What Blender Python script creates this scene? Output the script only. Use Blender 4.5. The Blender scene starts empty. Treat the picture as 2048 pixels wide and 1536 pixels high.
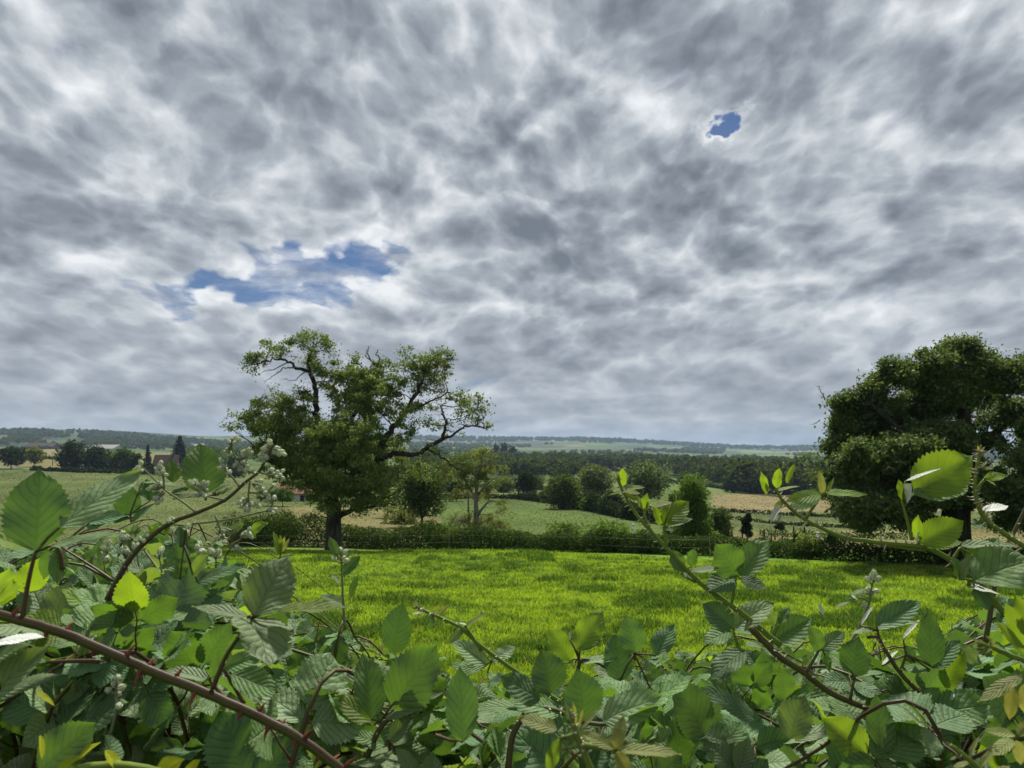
import bpy, math, random
import numpy as np
from mathutils import Vector, Matrix, Quaternion

random.seed(11)
RNG = np.random.default_rng(11)
SC = bpy.context.scene
COL = SC.collection
R = math.radians

# ------------------------------------------------------------------ camera
F = 1538.0                       # focal length in photo pixels (2048 wide)
PITCH = math.atan(122.0 / F)
cam_d = bpy.data.cameras.new("camera")
cam_d.sensor_width = 36.0
cam_d.lens = 36.0 * F / 2048.0
cam_d.clip_start = 0.02
cam_d.clip_end = 30000.0
cam = bpy.data.objects.new("camera", cam_d)
COL.objects.link(cam)
cam_d.dof.use_dof = True
cam_d.dof.focus_distance = 1.6
cam_d.dof.aperture_fstop = 22.0
cam.location = (0, 0, 0)
cam.rotation_euler = (math.pi / 2 + PITCH, 0, 0)
SC.camera = cam
FWD = Vector((0, math.cos(PITCH), math.sin(PITCH)))
UPV = Vector((0, -math.sin(PITCH), math.cos(PITCH)))
RGT = Vector((1, 0, 0))


def at(px, py, Y):
    """World point seen at photo pixel (px, py) at distance Y ahead of the viewer."""
    d = FWD + RGT * ((px - 1024.0) / F) + UPV * ((768.0 - py) / F)
    return d * (Y / d.y)


def proj(P):
    P = np.asarray(P, float)
    f = P @ np.array(FWD); u = P @ np.array(UPV); r = P[..., 0]
    f = np.where(np.abs(f) < 1e-6, 1e-6, f)
    return 1024 + F * r / f, 768 - F * u / f, f


# ------------------------------------------------------------------ tagging
def tag(o, label=None, cat=None, group=None, kind=None):
    if label: o["label"] = label
    if cat: o["category"] = cat
    if group: o["group"] = group
    if kind: o["kind"] = kind
    return o


def empty(name, loc=(0, 0, 0)):
    o = bpy.data.objects.new(name, None)
    o.empty_display_size = 0.2
    o.location = loc
    COL.objects.link(o)
    return o


def link(name, me, parent=None, world=True):
    o = bpy.data.objects.new(name, me)
    COL.objects.link(o)
    if parent is not None:
        o.parent = parent
        if world:                         # mesh was written in world coordinates
            o.matrix_parent_inverse = Matrix.Translation(-Vector(parent.location))
    return o


# ------------------------------------------------------------------ mesh building
class MB:
    """Collects vertices / faces (any size) / uvs / material slots, then makes one mesh."""
    def __init__(s):
        s.v = []; s.f = []; s.uv = []; s.m = []; s.n = 0

    def add(s, verts, faces, uv=None, mat=0):
        verts = np.asarray(verts, np.float32).reshape(-1, 3)
        s.v.append(verts)
        for fa in (faces if isinstance(faces, list) else [faces]):
            fa = np.asarray(fa, np.int64)
            if fa.size == 0: continue
            s.f.append(fa + s.n)
            s.m.append(np.full(len(fa), mat, np.int32))
        s.uv.append(np.zeros((len(verts), 2), np.float32) if uv is None else np.asarray(uv, np.float32))
        s.n += len(verts)
        return s

    def mesh(s, name, mats, smooth=True):
        me = bpy.data.meshes.new(name)
        V = np.concatenate(s.v); UV = np.concatenate(s.uv)
        me.vertices.add(len(V)); me.vertices.foreach_set("co", V.ravel())
        nl = sum(a.size for a in s.f); nf = sum(len(a) for a in s.f)
        loops = np.concatenate([a.ravel() for a in s.f]).astype(np.int32)
        tot = np.concatenate([np.full(len(a), a.shape[1], np.int32) for a in s.f])
        start = np.concatenate([[0], np.cumsum(tot)[:-1]]).astype(np.int32)
        me.loops.add(nl); me.loops.foreach_set("vertex_index", loops)
        me.polygons.add(nf)
        me.polygons.foreach_set("loop_start", start)
        me.polygons.foreach_set("loop_total", tot)
        me.polygons.foreach_set("material_index", np.concatenate(s.m))
        me.polygons.foreach_set("use_smooth", np.full(nf, smooth, bool))
        uvl = me.uv_layers.new(name="uv")
        uvl.data.foreach_set("uv", UV[loops].ravel())
        for m in mats: me.materials.append(m)
        me.update(); me.validate()
        return me

    def tube(s, pts, rad, sides=8, mat=0, cap=True):
        P = np.array([tuple(p) for p in pts], float)
        rad = np.broadcast_to(np.asarray(rad, float), (len(P),))
        n = len(P)
        T = np.gradient(P, axis=0)
        T /= np.linalg.norm(T, axis=1)[:, None] + 1e-12
        ref = np.array([0.31, 0.17, 0.93]) if abs(T[0, 2]) < .8 else np.array([.93, .31, .17])
        N = np.cross(T[0], ref); N /= np.linalg.norm(N)
        V = []
        a = np.linspace(0, 2 * math.pi, sides, endpoint=False)
        for i in range(n):
            N = N - T[i] * N.dot(T[i]); N /= np.linalg.norm(N) + 1e-12
            B = np.cross(T[i], N)
            V.append(P[i] + rad[i] * (np.cos(a)[:, None] * N + np.sin(a)[:, None] * B))
        V = np.concatenate(V)
        L = np.concatenate([[0], np.cumsum(np.linalg.norm(np.diff(P, axis=0), axis=1))])
        uv = np.stack([np.repeat(L, sides), np.tile(a / 6.283, n)], 1)
        i = np.arange(n - 1)[:, None] * sides; j = np.arange(sides)[None]; k = (j + 1) % sides
        q = np.stack([i + j, i + k, i + sides + k, i + sides + j], -1).reshape(-1, 4)
        fs = [q]
        if cap and sides > 2:
            fs.append(np.arange((n - 1) * sides, n * sides)[None]); fs.append(np.arange(sides)[::-1][None])
        return s.add(V, fs, uv, mat)

    def box(s, c, size, mat=0, rot=0.0):
        x, y, z = np.array(size) / 2.0
        V = np.array([(-x, -y, -z), (x, -y, -z), (x, y, -z), (-x, y, -z), (-x, -y, z), (x, -y, z), (x, y, z), (-x, y, z)])
        if rot:
            cr, sr = math.cos(rot), math.sin(rot)
            V = V @ np.array([[cr, sr, 0], [-sr, cr, 0], [0, 0, 1]])
        return s.add(V + np.array(c), np.array([(0, 3, 2, 1), (4, 5, 6, 7), (0, 1, 5, 4), (1, 2, 6, 5), (2, 3, 7, 6), (3, 0, 4, 7)]), None, mat)

    def cards(s, C, L, W, up=0.0, mat=0, rng=None):
        """A leaf-shaped four-cornered blade, slightly folded, at each centre."""
        g = rng or RNG
        C = np.asarray(C, float); n = len(C)
        A = g.normal(size=(n, 3)); A /= np.linalg.norm(A, axis=1)[:, None]
        N = g.normal(size=(n, 3)); N[:, 2] = np.abs(N[:, 2]) + up
        B = np.cross(N, A); B /= np.linalg.norm(B, axis=1)[:, None] + 1e-9
        L = np.broadcast_to(L, (n,))[:, None]; W = np.broadcast_to(W, (n,))[:, None]
        M = np.cross(A, B)
        V = np.stack([C - A * L / 2, C + B * W / 2 + M * W * .18 - A * L * .05, C + A * L / 2, C - B * W / 2 + M * W * .18 - A * L * .05], 1).reshape(-1, 3)
        i = np.arange(n)[:, None] * 4
        return s.add(V, np.concatenate([i + np.array([[0, 1, 2]]), i + np.array([[0, 2, 3]])]), None, mat)


# ------------------------------------------------------------------ node helper
class NT:
    def __init__(s, tree):
        s.t = tree; s.N = tree.nodes; s.L = tree.links; tree.nodes.clear()

    def n(s, typ, **kw):
        nd = s.N.new(typ)
        for k, v in kw.items():
            setattr(nd, k, v)
        return nd

    def inp(s, nd, key, val):
        sock = nd.inputs[key]
        if isinstance(val, bpy.types.NodeSocket): s.L.new(val, sock)
        elif val is not None: sock.default_value = val

    def math(s, op, a, b=None, c=None, clamp=False):
        nd = s.n("ShaderNodeMath", operation=op, use_clamp=clamp)
        s.inp(nd, 0, a)
        if b is not None: s.inp(nd, 1, b)
        if c is not None: s.inp(nd, 2, c)
        return nd.outputs[0]

    def vmath(s, op, a, b=None):
        nd = s.n("ShaderNodeVectorMath", operation=op)
        s.inp(nd, 0, a)
        if b is not None: s.inp(nd, 1 if op != "SCALE" else 3, b)
        return nd.outputs["Value"] if op in ("LENGTH", "DOT_PRODUCT", "DISTANCE") else nd.outputs[0]

    def noise(s, vec, scale, detail=4, rough=.5, lac=2.0, dist=0.0, col=False):
        nd = s.n("ShaderNodeTexNoise")
        s.inp(nd, "Vector", vec); s.inp(nd, "Scale", scale); s.inp(nd, "Detail", detail)
        s.inp(nd, "Roughness", rough); s.inp(nd, "Lacunarity", lac); s.inp(nd, "Distortion", dist)
        return nd.outputs["Color" if col else "Fac"]

    def ramp(s, x, lo, hi, smooth=True):
        nd = s.n("ShaderNodeMapRange", interpolation_type="SMOOTHSTEP" if smooth else "LINEAR", clamp=True)
        s.inp(nd, 0, x); s.inp(nd, 1, lo); s.inp(nd, 2, hi); s.inp(nd, 3, 0.0); s.inp(nd, 4, 1.0)
        return nd.outputs[0]

    def mix(s, f, a, b, mode="MIX"):
        nd = s.n("ShaderNodeMix", data_type="RGBA", blend_type=mode)
        s.inp(nd, 0, f)
        for k, v in ((6, a), (7, b)):
            s.inp(nd, k, (*v, 1.0) if isinstance(v, tuple) and len(v) == 3 else v)
        return nd.outputs[2]

    def xyz(s, x, y, z):
        nd = s.n("ShaderNodeCombineXYZ"); s.inp(nd, 0, x); s.inp(nd, 1, y); s.inp(nd, 2, z)
        return nd.outputs[0]

    def sep(s, v):
        nd = s.n("ShaderNodeSeparateXYZ"); s.inp(nd, 0, v); return nd.outputs


def new_mat(name):
    m = bpy.data.materials.new(name); m.use_nodes = True
    return m, NT(m.node_tree)
# cloud layer: (thickness change, (pixel x, y, radius x, radius y, turn))
CLOUD_BLOBS = [
    (.3, (30, 480, 70, 60)), (-.70, (700, 552, 180, 62)), (-.58, (460, 585, 190, 34)), (-.2, (780, 600, 90, 30)), (-1.5, (1450, 246, 34, 28)), (.3, (1330, 140, 80, 40)), (.22, (1790, 570, 120, 40)), (-.30, (800, 500, 90, 40)),
    (.17, (1250, 540, 330, 130)), (.20, (1650, 450, 300, 90)), (.16, (480, 150, 230, 90)), (.30, (800, 545, 60, 30)),
    (-.16, (1000, 330, 200, 70)), (-.14, (150, 560, 200, 50)), (.20, (1900, 180, 300, 130)), (.15, (120, 380, 160, 50)),
    (.25, (1340, 330, 160, 70)), (.25, (1340, 20, 160, 60)), (.12, (1100, 200, 120, 90)), (.35, (1490, 150, 60, 36)),
]
# ------------------------------------------------------------------ daylight, sky and clouds
SUN_EL, SUN_AZ = R(56), R(14)            # azimuth from straight ahead, towards the right
EXPO = 0.6
SC.view_settings.view_transform = "Standard"
SC.view_settings.look = "None"
SC.view_settings.exposure = EXPO
SC.view_settings.gamma = 1.0
SC.view_settings.use_curve_mapping = False

sun_d = bpy.data.lights.new("sun", "SUN")
sun_d.energy = 5.0
sun_d.angle = R(6)
sun_d.color = (1.0, 0.95, 0.86)
sun = bpy.data.objects.new("sun", sun_d); COL.objects.link(sun)
SUN_DIR = Vector((math.sin(SUN_AZ) * math.cos(SUN_EL), math.cos(SUN_AZ) * math.cos(SUN_EL), math.sin(SUN_EL)))
sun.rotation_euler = (-SUN_DIR).to_track_quat("-Z", "Y").to_euler()
sun.location = (0, 0, 60)

world = bpy.data.worlds.new("World"); SC.world = world
world.use_nodes = True
w = NT(world.node_tree)
sky = w.n("ShaderNodeTexSky", sky_type="NISHITA", sun_disc=False)
sky.sun_elevation = SUN_EL; sky.sun_rotation = SUN_AZ
sky.air_density = 1.0; sky.dust_density = 0.3; sky.ozone_density = 2.0
D = w.n("ShaderNodeTexCoord").outputs["Generated"]
Dn = w.vmath("NORMALIZE", D)
dx, dy, dz = w.sep(Dn)
ZC = 0.19
VK = .84
zc = w.math("ADD", w.math("MAXIMUM", dz, 0.0), ZC)
gx = w.math("DIVIDE", dx, w.math("POWER", zc, .2)); gy = w.math("MULTIPLY", w.math("POWER", zc, .12), -VK / .12)


def plane(px, py):
    d = (FWD + RGT * ((px - 1024.0) / F) + UPV * ((768.0 - py) / F)).normalized()
    z = max(d.z, 0) + ZC
    return d.x / z ** .2 + 7.9, -VK / .12 * z ** .12 + 7.9


def blob(px, py, rx, ry, rot=0.0, soft=1.0):
    """0..1 bump in the cloud layer round the direction of a pixel; radii in photo pixels."""
    cx, cy = plane(px, py)
    ex = abs(plane(px + rx, py)[0] - plane(px - rx, py)[0]) / 2
    ey = abs(plane(px, py + ry)[1] - plane(px, py - ry)[1]) / 2
    c, s_ = math.cos(rot), math.sin(rot)
    X_, Y_ = (CX, CY) if rx < 60 else (BX, BY)                  # small openings keep a plainer outline
    ux = w.math("SUBTRACT", X_, cx); uy = w.math("SUBTRACT", Y_, cy)
    a = w.math("DIVIDE", w.math("ADD", w.math("MULTIPLY", ux, c), w.math("MULTIPLY", uy, s_)), ex)
    b = w.math("DIVIDE", w.math("SUBTRACT", w.math("MULTIPLY", uy, c), w.math("MULTIPLY", ux, s_)), ey)
    q = w.math("ADD", w.math("MULTIPLY", a, a), w.math("MULTIPLY", b, b))
    return w.math("POWER", 2.71828, w.math("MULTIPLY", q, -1.0 * soft))


def n2(vec, scale, detail, rough, col=False):
    o = w.noise(vec, scale, detail, rough, col=col)
    o.node.noise_dimensions = "2D"
    return o


P0 = w.xyz(w.math("ADD", gx, 7.9), w.math("ADD", gy, 7.9), 0.0)
# the layer is stirred at two sizes so that its lumps come out ragged
wv = w.vmath("SCALE", w.vmath("SUBTRACT", n2(P0, 2.6, 2, .5, True), (.5, .5, .5)), 0.10)
wv2 = w.vmath("SCALE", w.vmath("SUBTRACT", n2(P0, 11.0, 4, .62, True), (.5, .5, .5)), 0.030)
P1 = w.vmath("ADD", P0, w.vmath("ADD", wv, wv2))
CX, CY, _cz = w.sep(w.vmath("ADD", P1, w.vmath("SCALE", w.vmath("SUBTRACT", n2(P0, 26.0, 3, .6, True), (.5, .5, .5)), .05)))
BX, BY, _bz = w.sep(w.vmath("ADD", P1, w.vmath("SCALE", w.vmath("SUBTRACT", n2(P0, 6.5, 3, .58, True), (.5, .5, .5)), .27)))


def thick(vec):
    big = n2(vec, 2.7, 1, .5)
    mid = n2(vec, 7.0, 3, .55)
    fin = n2(vec, 18.0, 6, .62)
    vo = w.n("ShaderNodeTexVoronoi", feature="F1", voronoi_dimensions="2D")
    w.inp(vo, "Vector", vec); w.inp(vo, "Scale", 10.5); w.inp(vo, "Detail", 2.0); w.inp(vo, "Roughness", .55)
    puff = vo.outputs["Distance"]                                # 0 in the middle of a lump, about .6 between lumps
    a = w.math("ADD", w.math("MULTIPLY", big, .95), w.math("MULTIPLY", mid, .70))
    return w.math("ADD", w.math("ADD", a, w.math("MULTIPLY", fin, .56)), w.math("MULTIPLY", w.math("SUBTRACT", .5, puff), 0.56))


T0 = thick(P1)
T1 = thick(w.vmath("ADD", P1, (.008, -.040, 0.0)))              # the same layer a little towards the sun
off = None
clear = None
for (amp, args) in CLOUD_BLOBS:
    if amp < -1.2: clear = w.ramp(blob(*args), .25, .6)
    t = w.math("MULTIPLY", blob(*args), amp)
    off = t if off is None else w.math("ADD", off, t)
T = w.math("ADD", T0, w.math("ADD", off, .09))
slope = w.math("SUBTRACT", T0, T1)
dark = w.ramp(T, .54, 1.44, smooth=False)
lum = w.math("SUBTRACT", .98, w.math("MULTIPLY", dark, .86))
lum = w.math("ADD", lum, w.math("MULTIPLY", slope, 1.4))
lum = w.math("ADD", .10, w.math("MULTIPLY", lum, .78))
# towards the horizon many layers overlap and even out
near = w.ramp(dz, -.02, .26)
lum = w.math("ADD", w.math("MULTIPLY", lum, w.math("ADD", w.math("MULTIPLY", near, .58), .42)), w.math("MULTIPLY", w.math("SUBTRACT", 1.0, near), .27))
cr = w.n("ShaderNodeValToRGB")
w.inp(cr, 0, lum)
E = cr.color_ramp.elements
E[0].position = 0.0; E[0].color = (.17, .20, .24, 1)
E[1].position = 1.0; E[1].color = (.84, .865, .89, 1)
for p_, c_ in ((.25, (.25, .285, .33, 1)), (.50, (.385, .425, .475, 1)), (.72, (.57, .61, .65, 1))):
    e = E.new(p_); e.color = c_
cover = w.ramp(w.math("ADD", T, w.math("MULTIPLY", w.math("SUBTRACT", n2(P1, 22.0, 4, .6), .5), .12)), .26, .66)
veil = n2(w.vmath("MULTIPLY", P1, (1.0, 2.4, 1.0)), 5.0, 6, .62)
cover = w.math("MAXIMUM", cover, w.math("MULTIPLY", w.ramp(veil, .37, .72), w.math("SUBTRACT", .78, w.math("MULTIPLY", clear, .74))))
SKYC = w.mix(1.0, sky.outputs[0], (.56, .68, .90), "MULTIPLY")
bg_sky = w.n("ShaderNodeBackground"); w.inp(bg_sky, 0, SKYC); bg_sky.inputs[1].default_value = 0.05 * .82
bg_cl = w.n("ShaderNodeBackground"); w.inp(bg_cl, 0, cr.outputs[0]); bg_cl.inputs[1].default_value = 0.69
mx = w.n("ShaderNodeMixShader"); w.inp(mx, 0, cover)
w.L.new(bg_sky.outputs[0], mx.inputs[1]); w.L.new(bg_cl.outputs[0], mx.inputs[2])
out = w.n("ShaderNodeOutputWorld"); w.L.new(mx.outputs[0], out.inputs[0])
# ------------------------------------------------------------------ lie of the land
# photo row at which the ground is seen, by distance ahead, along four photo columns
H0 = 890.0
YS = np.array([38, 42, 60, 100, 150, 220, 320, 480, 700, 1000, 1500, 2200, 3200, 4500, 6000, 9000.])
COLS = np.array([100., 600., 1150., 1600.])
TAB = np.array([
    # 38   42    60    100   150   220  320  480  700  1000 1500 2200 3200 4500 6000 9000
    [1106, 1098, 1062, 1020, 990, 962, 942, 925, 910, 901, 893, 872, 860, 880, 895, 900],
    [1106, 1098, 1070, 1032, 1005, 985, 968, 947, 930, 917, 907, 895, 881, 872, 890, 896],
    [1106, 1099, 1078, 1042, 1015, 990, 971, 955, 941, 930, 918, 908, 898, 883, 896, 900],
    [1106, 1102, 1088, 1064, 1040, 1013, 993, 974, 955, 939, 927, 919, 909, 898, 903, 906],
])
ZT = -(TAB - H0) / F * YS[None]
NY = np.array([-60., 0, 1.0, 3, 8, 12, 20, 30])
NZ = np.array([-1.7, -1.72, -1.8, -2.3, -2.95, -3.35, -4.1, -4.87])
LY = np.log(np.concatenate([NY[3:], YS]))


def hgt(x, y):
    x = np.asarray(x, float); y = np.asarray(y, float)
    col = 1024 + F * x / np.maximum(y, 30.0)
    col = np.clip(col, COLS[0], COLS[-1])
    ly = np.log(np.maximum(y, 3.0))
    zs = [np.interp(ly, LY, np.concatenate([NZ[3:], ZT[k]])) for k in range(4)]
    z = zs[0]
    for k in range(3):
        t = np.clip((col - COLS[k]) / (COLS[k + 1] - COLS[k]), 0, 1)
        t = t * t * (3 - 2 * t)
        z = np.where(col >= COLS[k], zs[k] * (1 - t) + zs[k + 1] * t, z)
    zn = np.interp(y, NY, NZ)
    z = np.where(y < 3, zn, z)
    # gentle rolls
    a = np.clip((y - 60) / 300, 0, 1)
    z = z + a * (np.sin(x * .013 + 1.3) * np.sin(y * .009 + .4) * .5 + np.clip((y - 900) / 1500, 0, 1) * np.sin(x * .0034 + .7) * 5.0)
    b = np.clip((y - 6) / 6, 0, 1) * np.clip((60 - y) / 15, 0, 1)
    z = z + b * (np.sin(x * .55 + y * .21) * .05 + np.sin(x * .23 - y * .31 + 2) * .06)
    return z


def ground(px, py, lo=5.0, hi=7000.0):
    """Where the line of sight through a photo pixel meets the ground."""
    ys = np.geomspace(lo, hi, 1500)
    P = at(px, py, 1.0)
    z = P.z * ys; x = P.x * ys
    d = z - hgt(x, ys)
    k = np.argmax(d < 0) if (d < 0).any() else len(ys) - 1
    y = ys[k]
    return Vector((P.x * y, y, float(hgt(P.x * y, y))))


def ground_far(px, py, y):
    P = at(px, py, y)
    return Vector((P.x, y, float(hgt(P.x, y))))


# meadows and fields as outlines on the ground, seen by their photo corners: (tone, corners)
TONES = {
    "pasture": (.10, .165, .022), "olive": (.072, .092, .024), "gold": (.155, .130, .056), "green": (.062, .098, .017),
    "light": (.085, .118, .028), "straw": (.125, .115, .042), "wood": (.03, .05, .02), "tan": (.165, .135, .066),
}
FIELDS = [
    ("olive", [(-900, 1300), (-900, 938), (560, 946), (560, 1010), (900, 1010), (1000, 1100), (1000, 1300)]),
    ("straw", [(560, 1012), (760, 1012), (900, 1040), (1000, 1075), (560, 1080)]),
    ("green", [(880, 998), (960, 992), (1130, 1003), (1290, 1035), (1420, 1062), (1420, 1110), (880, 1110)]),
    ("gold", [(1425, 984), (2300, 984), (2300, 1024), (1560, 1032), (1415, 1022)]),
    ("tan", [(1225, 1012), (1330, 1012), (1420, 1030), (1400, 1042), (1290, 1034)]),
    ("olive", [(1400, 1024), (2300, 1024), (2300, 1070), (1400, 1070)]),
    ("straw", [(1400, 1062), (2600, 1052), (2600, 1180), (1400, 1110)]),
    ("gold", [(-600, 892), (118, 896), (118, 917), (-600, 914)]),
    ("straw", [(-600, 917), (150, 919), (300, 905), (420, 905), (420, 935), (-600, 936)]),
    ("light", [(940, 915), (1080, 920), (1040, 935), (980, 950), (940, 950)]),
    ("light", [(1140, 930), (1250, 930), (1260, 948), (1140, 956)]),
    ("olive", [(880, 972), (1130, 972), (1130, 992), (880, 992)]),
    ("light", [(1330, 955), (1420, 955), (1640, 985), (1420, 990)]),
]


def in_poly(px, py, poly):
    ins = np.zeros(px.shape, bool)
    n = len(poly)
    for i in range(n):
        x0, y0 = poly[i]; x1, y1 = poly[(i + 1) % n]
        if y0 == y1: continue
        c = ((y0 > py) != (y1 > py)) & (px < (x1 - x0) * (py - y0) / (y1 - y0) + x0)
        ins ^= c
    return ins


def vnoise(x, y, seed):
    """Smooth value noise for scattering decisions."""
    r = np.random.default_rng(seed).random((256, 256))
    xi = np.floor(x).astype(int); yi = np.floor(y).astype(int)
    fx = x - xi; fy = y - yi
    fx = fx * fx * (3 - 2 * fx); fy = fy * fy * (3 - 2 * fy)
    a = r[xi % 256, yi % 256]; b = r[(xi + 1) % 256, yi % 256]; c = r[xi % 256, (yi + 1) % 256]; d = r[(xi + 1) % 256, (yi + 1) % 256]
    return (a * (1 - fx) + b * fx) * (1 - fy) + (c * (1 - fx) + d * fx) * fy


def tone_at(V):
    px, py, f = proj(V)
    y = V[:, 1]
    px = px + (vnoise(V[:, 0] * .09, y * .05, 31) - .5) * 14
    py = py + (vnoise(V[:, 0] * .07 + 7, y * .03, 32) - .5) * 4
    tone = np.tile(np.array(TONES["pasture"]), (len(V), 1))
    far = y > 46
    tone[far] = TONES["green"]
    for name, poly in FIELDS:
        ok = far & in_poly(px, py, poly) & (y < 1400)
        tone[ok] = TONES[name]
    return tone


def build_land():
    rows = np.concatenate([np.array([-60, -20, -6, -2]), np.linspace(-.5, 6, 14)[:-1], np.geomspace(6, 9000, 430)])
    us = np.concatenate([np.linspace(-2.6, -.86, 24)[:-1], np.linspace(-.86, .86, 420), np.linspace(.86, 2.6, 24)[1:]])
    Yg, Ug = np.meshgrid(rows, us, indexing="ij")
    X = Ug * np.maximum(Yg, 14.0)
    Z = hgt(X, Yg)
    V = np.stack([X, Yg, Z], -1).reshape(-1, 3)
    nr, nc = Yg.shape
    i = np.arange(nr - 1)[:, None] * nc + np.arange(nc - 1)[None]
    q = np.stack([i, i + 1, i + nc + 1, i + nc], -1).reshape(-1, 4)
    mb = MB(); mb.add(V, q, V[:, :2])
    me = mb.mesh("ground", [land_mat()])
    tone = tone_at(V)
    ca = me.color_attributes.new("tone", "FLOAT_COLOR", "POINT")
    ca.data.foreach_set("color", np.concatenate([tone, np.ones((len(V), 1))], 1).astype(np.float32).ravel())
    o = link("ground", me)
    tag(o, kind="structure")
    return o


def grass_tone(t, pos):
    """Patchy sward colour shared by the turf and its blades."""
    a = t.noise(pos, 1.0, 3, .6)
    b = t.noise(pos, .16, 2, .5)
    c = t.noise(pos, 3.6, 3, .6)
    k = t.math("ADD", t.math("ADD", t.math("MULTIPLY", a, .55), t.math("MULTIPLY", b, .25)), t.math("MULTIPLY", c, .3))
    return t.ramp(k, .42, .64)


def land_mat():
    m, t = new_mat("land")
    pos = t.n("ShaderNodeNewGeometry").outputs["Position"]
    px, py, pz = t.sep(pos)
    at_ = t.n("ShaderNodeAttribute", attribute_name="tone").outputs["Color"]
    # near pasture
    g = grass_tone(t, pos)
    near = t.mix(g, (.035, .080, .010), (.11, .20, .010))
    # middle meadows: field tone with mown streaks and rough patches
    n1 = t.noise(pos, .8, 6, .75); n2 = t.noise(pos, .03, 4, .6)
    v = t.math("ADD", t.math("MULTIPLY", n1, .9), t.math("MULTIPLY", n2, .8))
    v = t.math("ADD", t.math("MULTIPLY", t.math("SUBTRACT", v, .85), 2.2), 1.0)
    mid = t.mix(1.0, at_, t.xyz(v, v, v), "MULTIPLY")
    rough = t.ramp(t.noise(pos, .12, 5, .7), .52, .70)
    mid = t.mix(t.math("MULTIPLY", rough, .5), mid, (.075, .095, .028))
    # far slopes: a patchwork of fields divided by hedges
    vo = t.n("ShaderNodeTexVoronoi", feature="F1", voronoi_dimensions="2D")
    fv = t.vmath("ADD", t.vmath("MULTIPLY", pos, (1.0, .55, 0)), t.vmath("SCALE", t.vmath("SUBTRACT", t.noise(pos, .004, 2, .5, col=True), (.5, .5, .5)), 90))
    t.inp(vo, "Vector", fv); t.inp(vo, "Scale", .0062)
    h = t.sep(vo.outputs["Color"])[0]
    cr = t.n("ShaderNodeValToRGB"); t.inp(cr, 0, h); cr.color_ramp.interpolation = "CONSTANT"
    e = cr.color_ramp.elements
    e[0].position = 0; e[0].color = (.055, .095, .026, 1)
    e[1].position = .85; e[1].color = (.16, .13, .06, 1)
    for p_, c_ in ((.2, (.085, .13, .032)), (.4, (.045, .078, .024)), (.55, (.115, .155, .045)), (.7, (.07, .11, .03))):
        k = e.new(p_); k.color = (*c_, 1)
    vd = t.n("ShaderNodeTexVoronoi", feature="DISTANCE_TO_EDGE", voronoi_dimensions="2D")
    t.inp(vd, "Vector", fv); t.inp(vd, "Scale", .0062)
    hedge = t.math("LESS_THAN", vd.outputs["Distance"], .035)
    wood = t.ramp(t.noise(pos, .0042, 5, .65), .50, .53)
    far = t.mix(t.math("MAXIMUM", hedge, wood), cr.outputs[0], (.028, .045, .022))
    # small green fields on the near side of the valley are plain
    s1 = t.ramp(py, 43.0, 47.0); s2 = t.ramp(py, 1100.0, 1500.0)
    col = t.mix(s2, t.mix(s1, near, mid), far)
    # bare earth and litter below the bramble hedge
    soil = t.mix(t.noise(pos, 9, 4, .6), (.035, .027, .018), (.06, .06, .028))
    col = t.mix(t.ramp(py, 3.2, 6.0), soil, col)
    p = t.n("ShaderNodeBsdfPrincipled")
    t.inp(p, "Base Color", col); t.inp(p, "Roughness", .95); t.inp(p, "Specular IOR Level", .1)
    bump = t.n("ShaderNodeBump"); t.inp(bump, "Strength", .8); t.inp(bump, "Distance", .3)
    t.inp(bump, "Height", t.noise(pos, 1.5, 5, .7)); t.L.new(bump.outputs[0], p.inputs["Normal"])
    o = t.n("ShaderNodeOutputMaterial"); t.L.new(p.outputs[0], o.inputs[0])
    return m


build_land()


# ------------------------------------------------------------------ standing grass of the near pasture
def edge_y(u):
    """Distance of the field's far edge by direction (x / y)."""
    return np.interp(u, [-.7, -.3, -.05, .15, .32, .6, .9], [43, 43, 41, 38.5, 33.5, 31.5, 30])


def grass_mat():
    m, t = new_mat("grass_blades")
    pos = t.n("ShaderNodeNewGeometry").outputs["Position"]
    rnd = t.n("ShaderNodeNewGeometry").outputs["Random Per Island"]
    kind = t.n("ShaderNodeAttribute", attribute_name="rank").outputs["Fac"]
    g = grass_tone(t, pos)
    col = t.mix(g, (.065, .145, .018), (.275, .400, .034))
    col = t.mix(kind, col, (.058, .135, .018))
    col = t.mix(t.math("MULTIPLY", t.ramp(rnd, .5, 1.0), .4), col, (.27, .30, .04))
    col = t.mix(t.math("GREATER_THAN", rnd, .985), col, (.34, .30, .14))
    p = t.n("ShaderNodeBsdfPrincipled"); t.inp(p, "Base Color", col); t.inp(p, "Roughness", .55); t.inp(p, "Specular IOR Level", .25)
    tr = t.n("ShaderNodeBsdfTranslucent"); t.inp(tr, 0, t.mix(1.0, col, (1.25, 1.2, .6), "MULTIPLY"))
    mx = t.n("ShaderNodeMixShader"); mx.inputs[0].default_value = .45
    t.L.new(p.outputs[0], mx.inputs[1]); t.L.new(tr.outputs[0], mx.inputs[2])
    o = t.n("ShaderNodeOutputMaterial"); t.L.new(mx.outputs[0], o.inputs[0])
    return m


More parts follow.
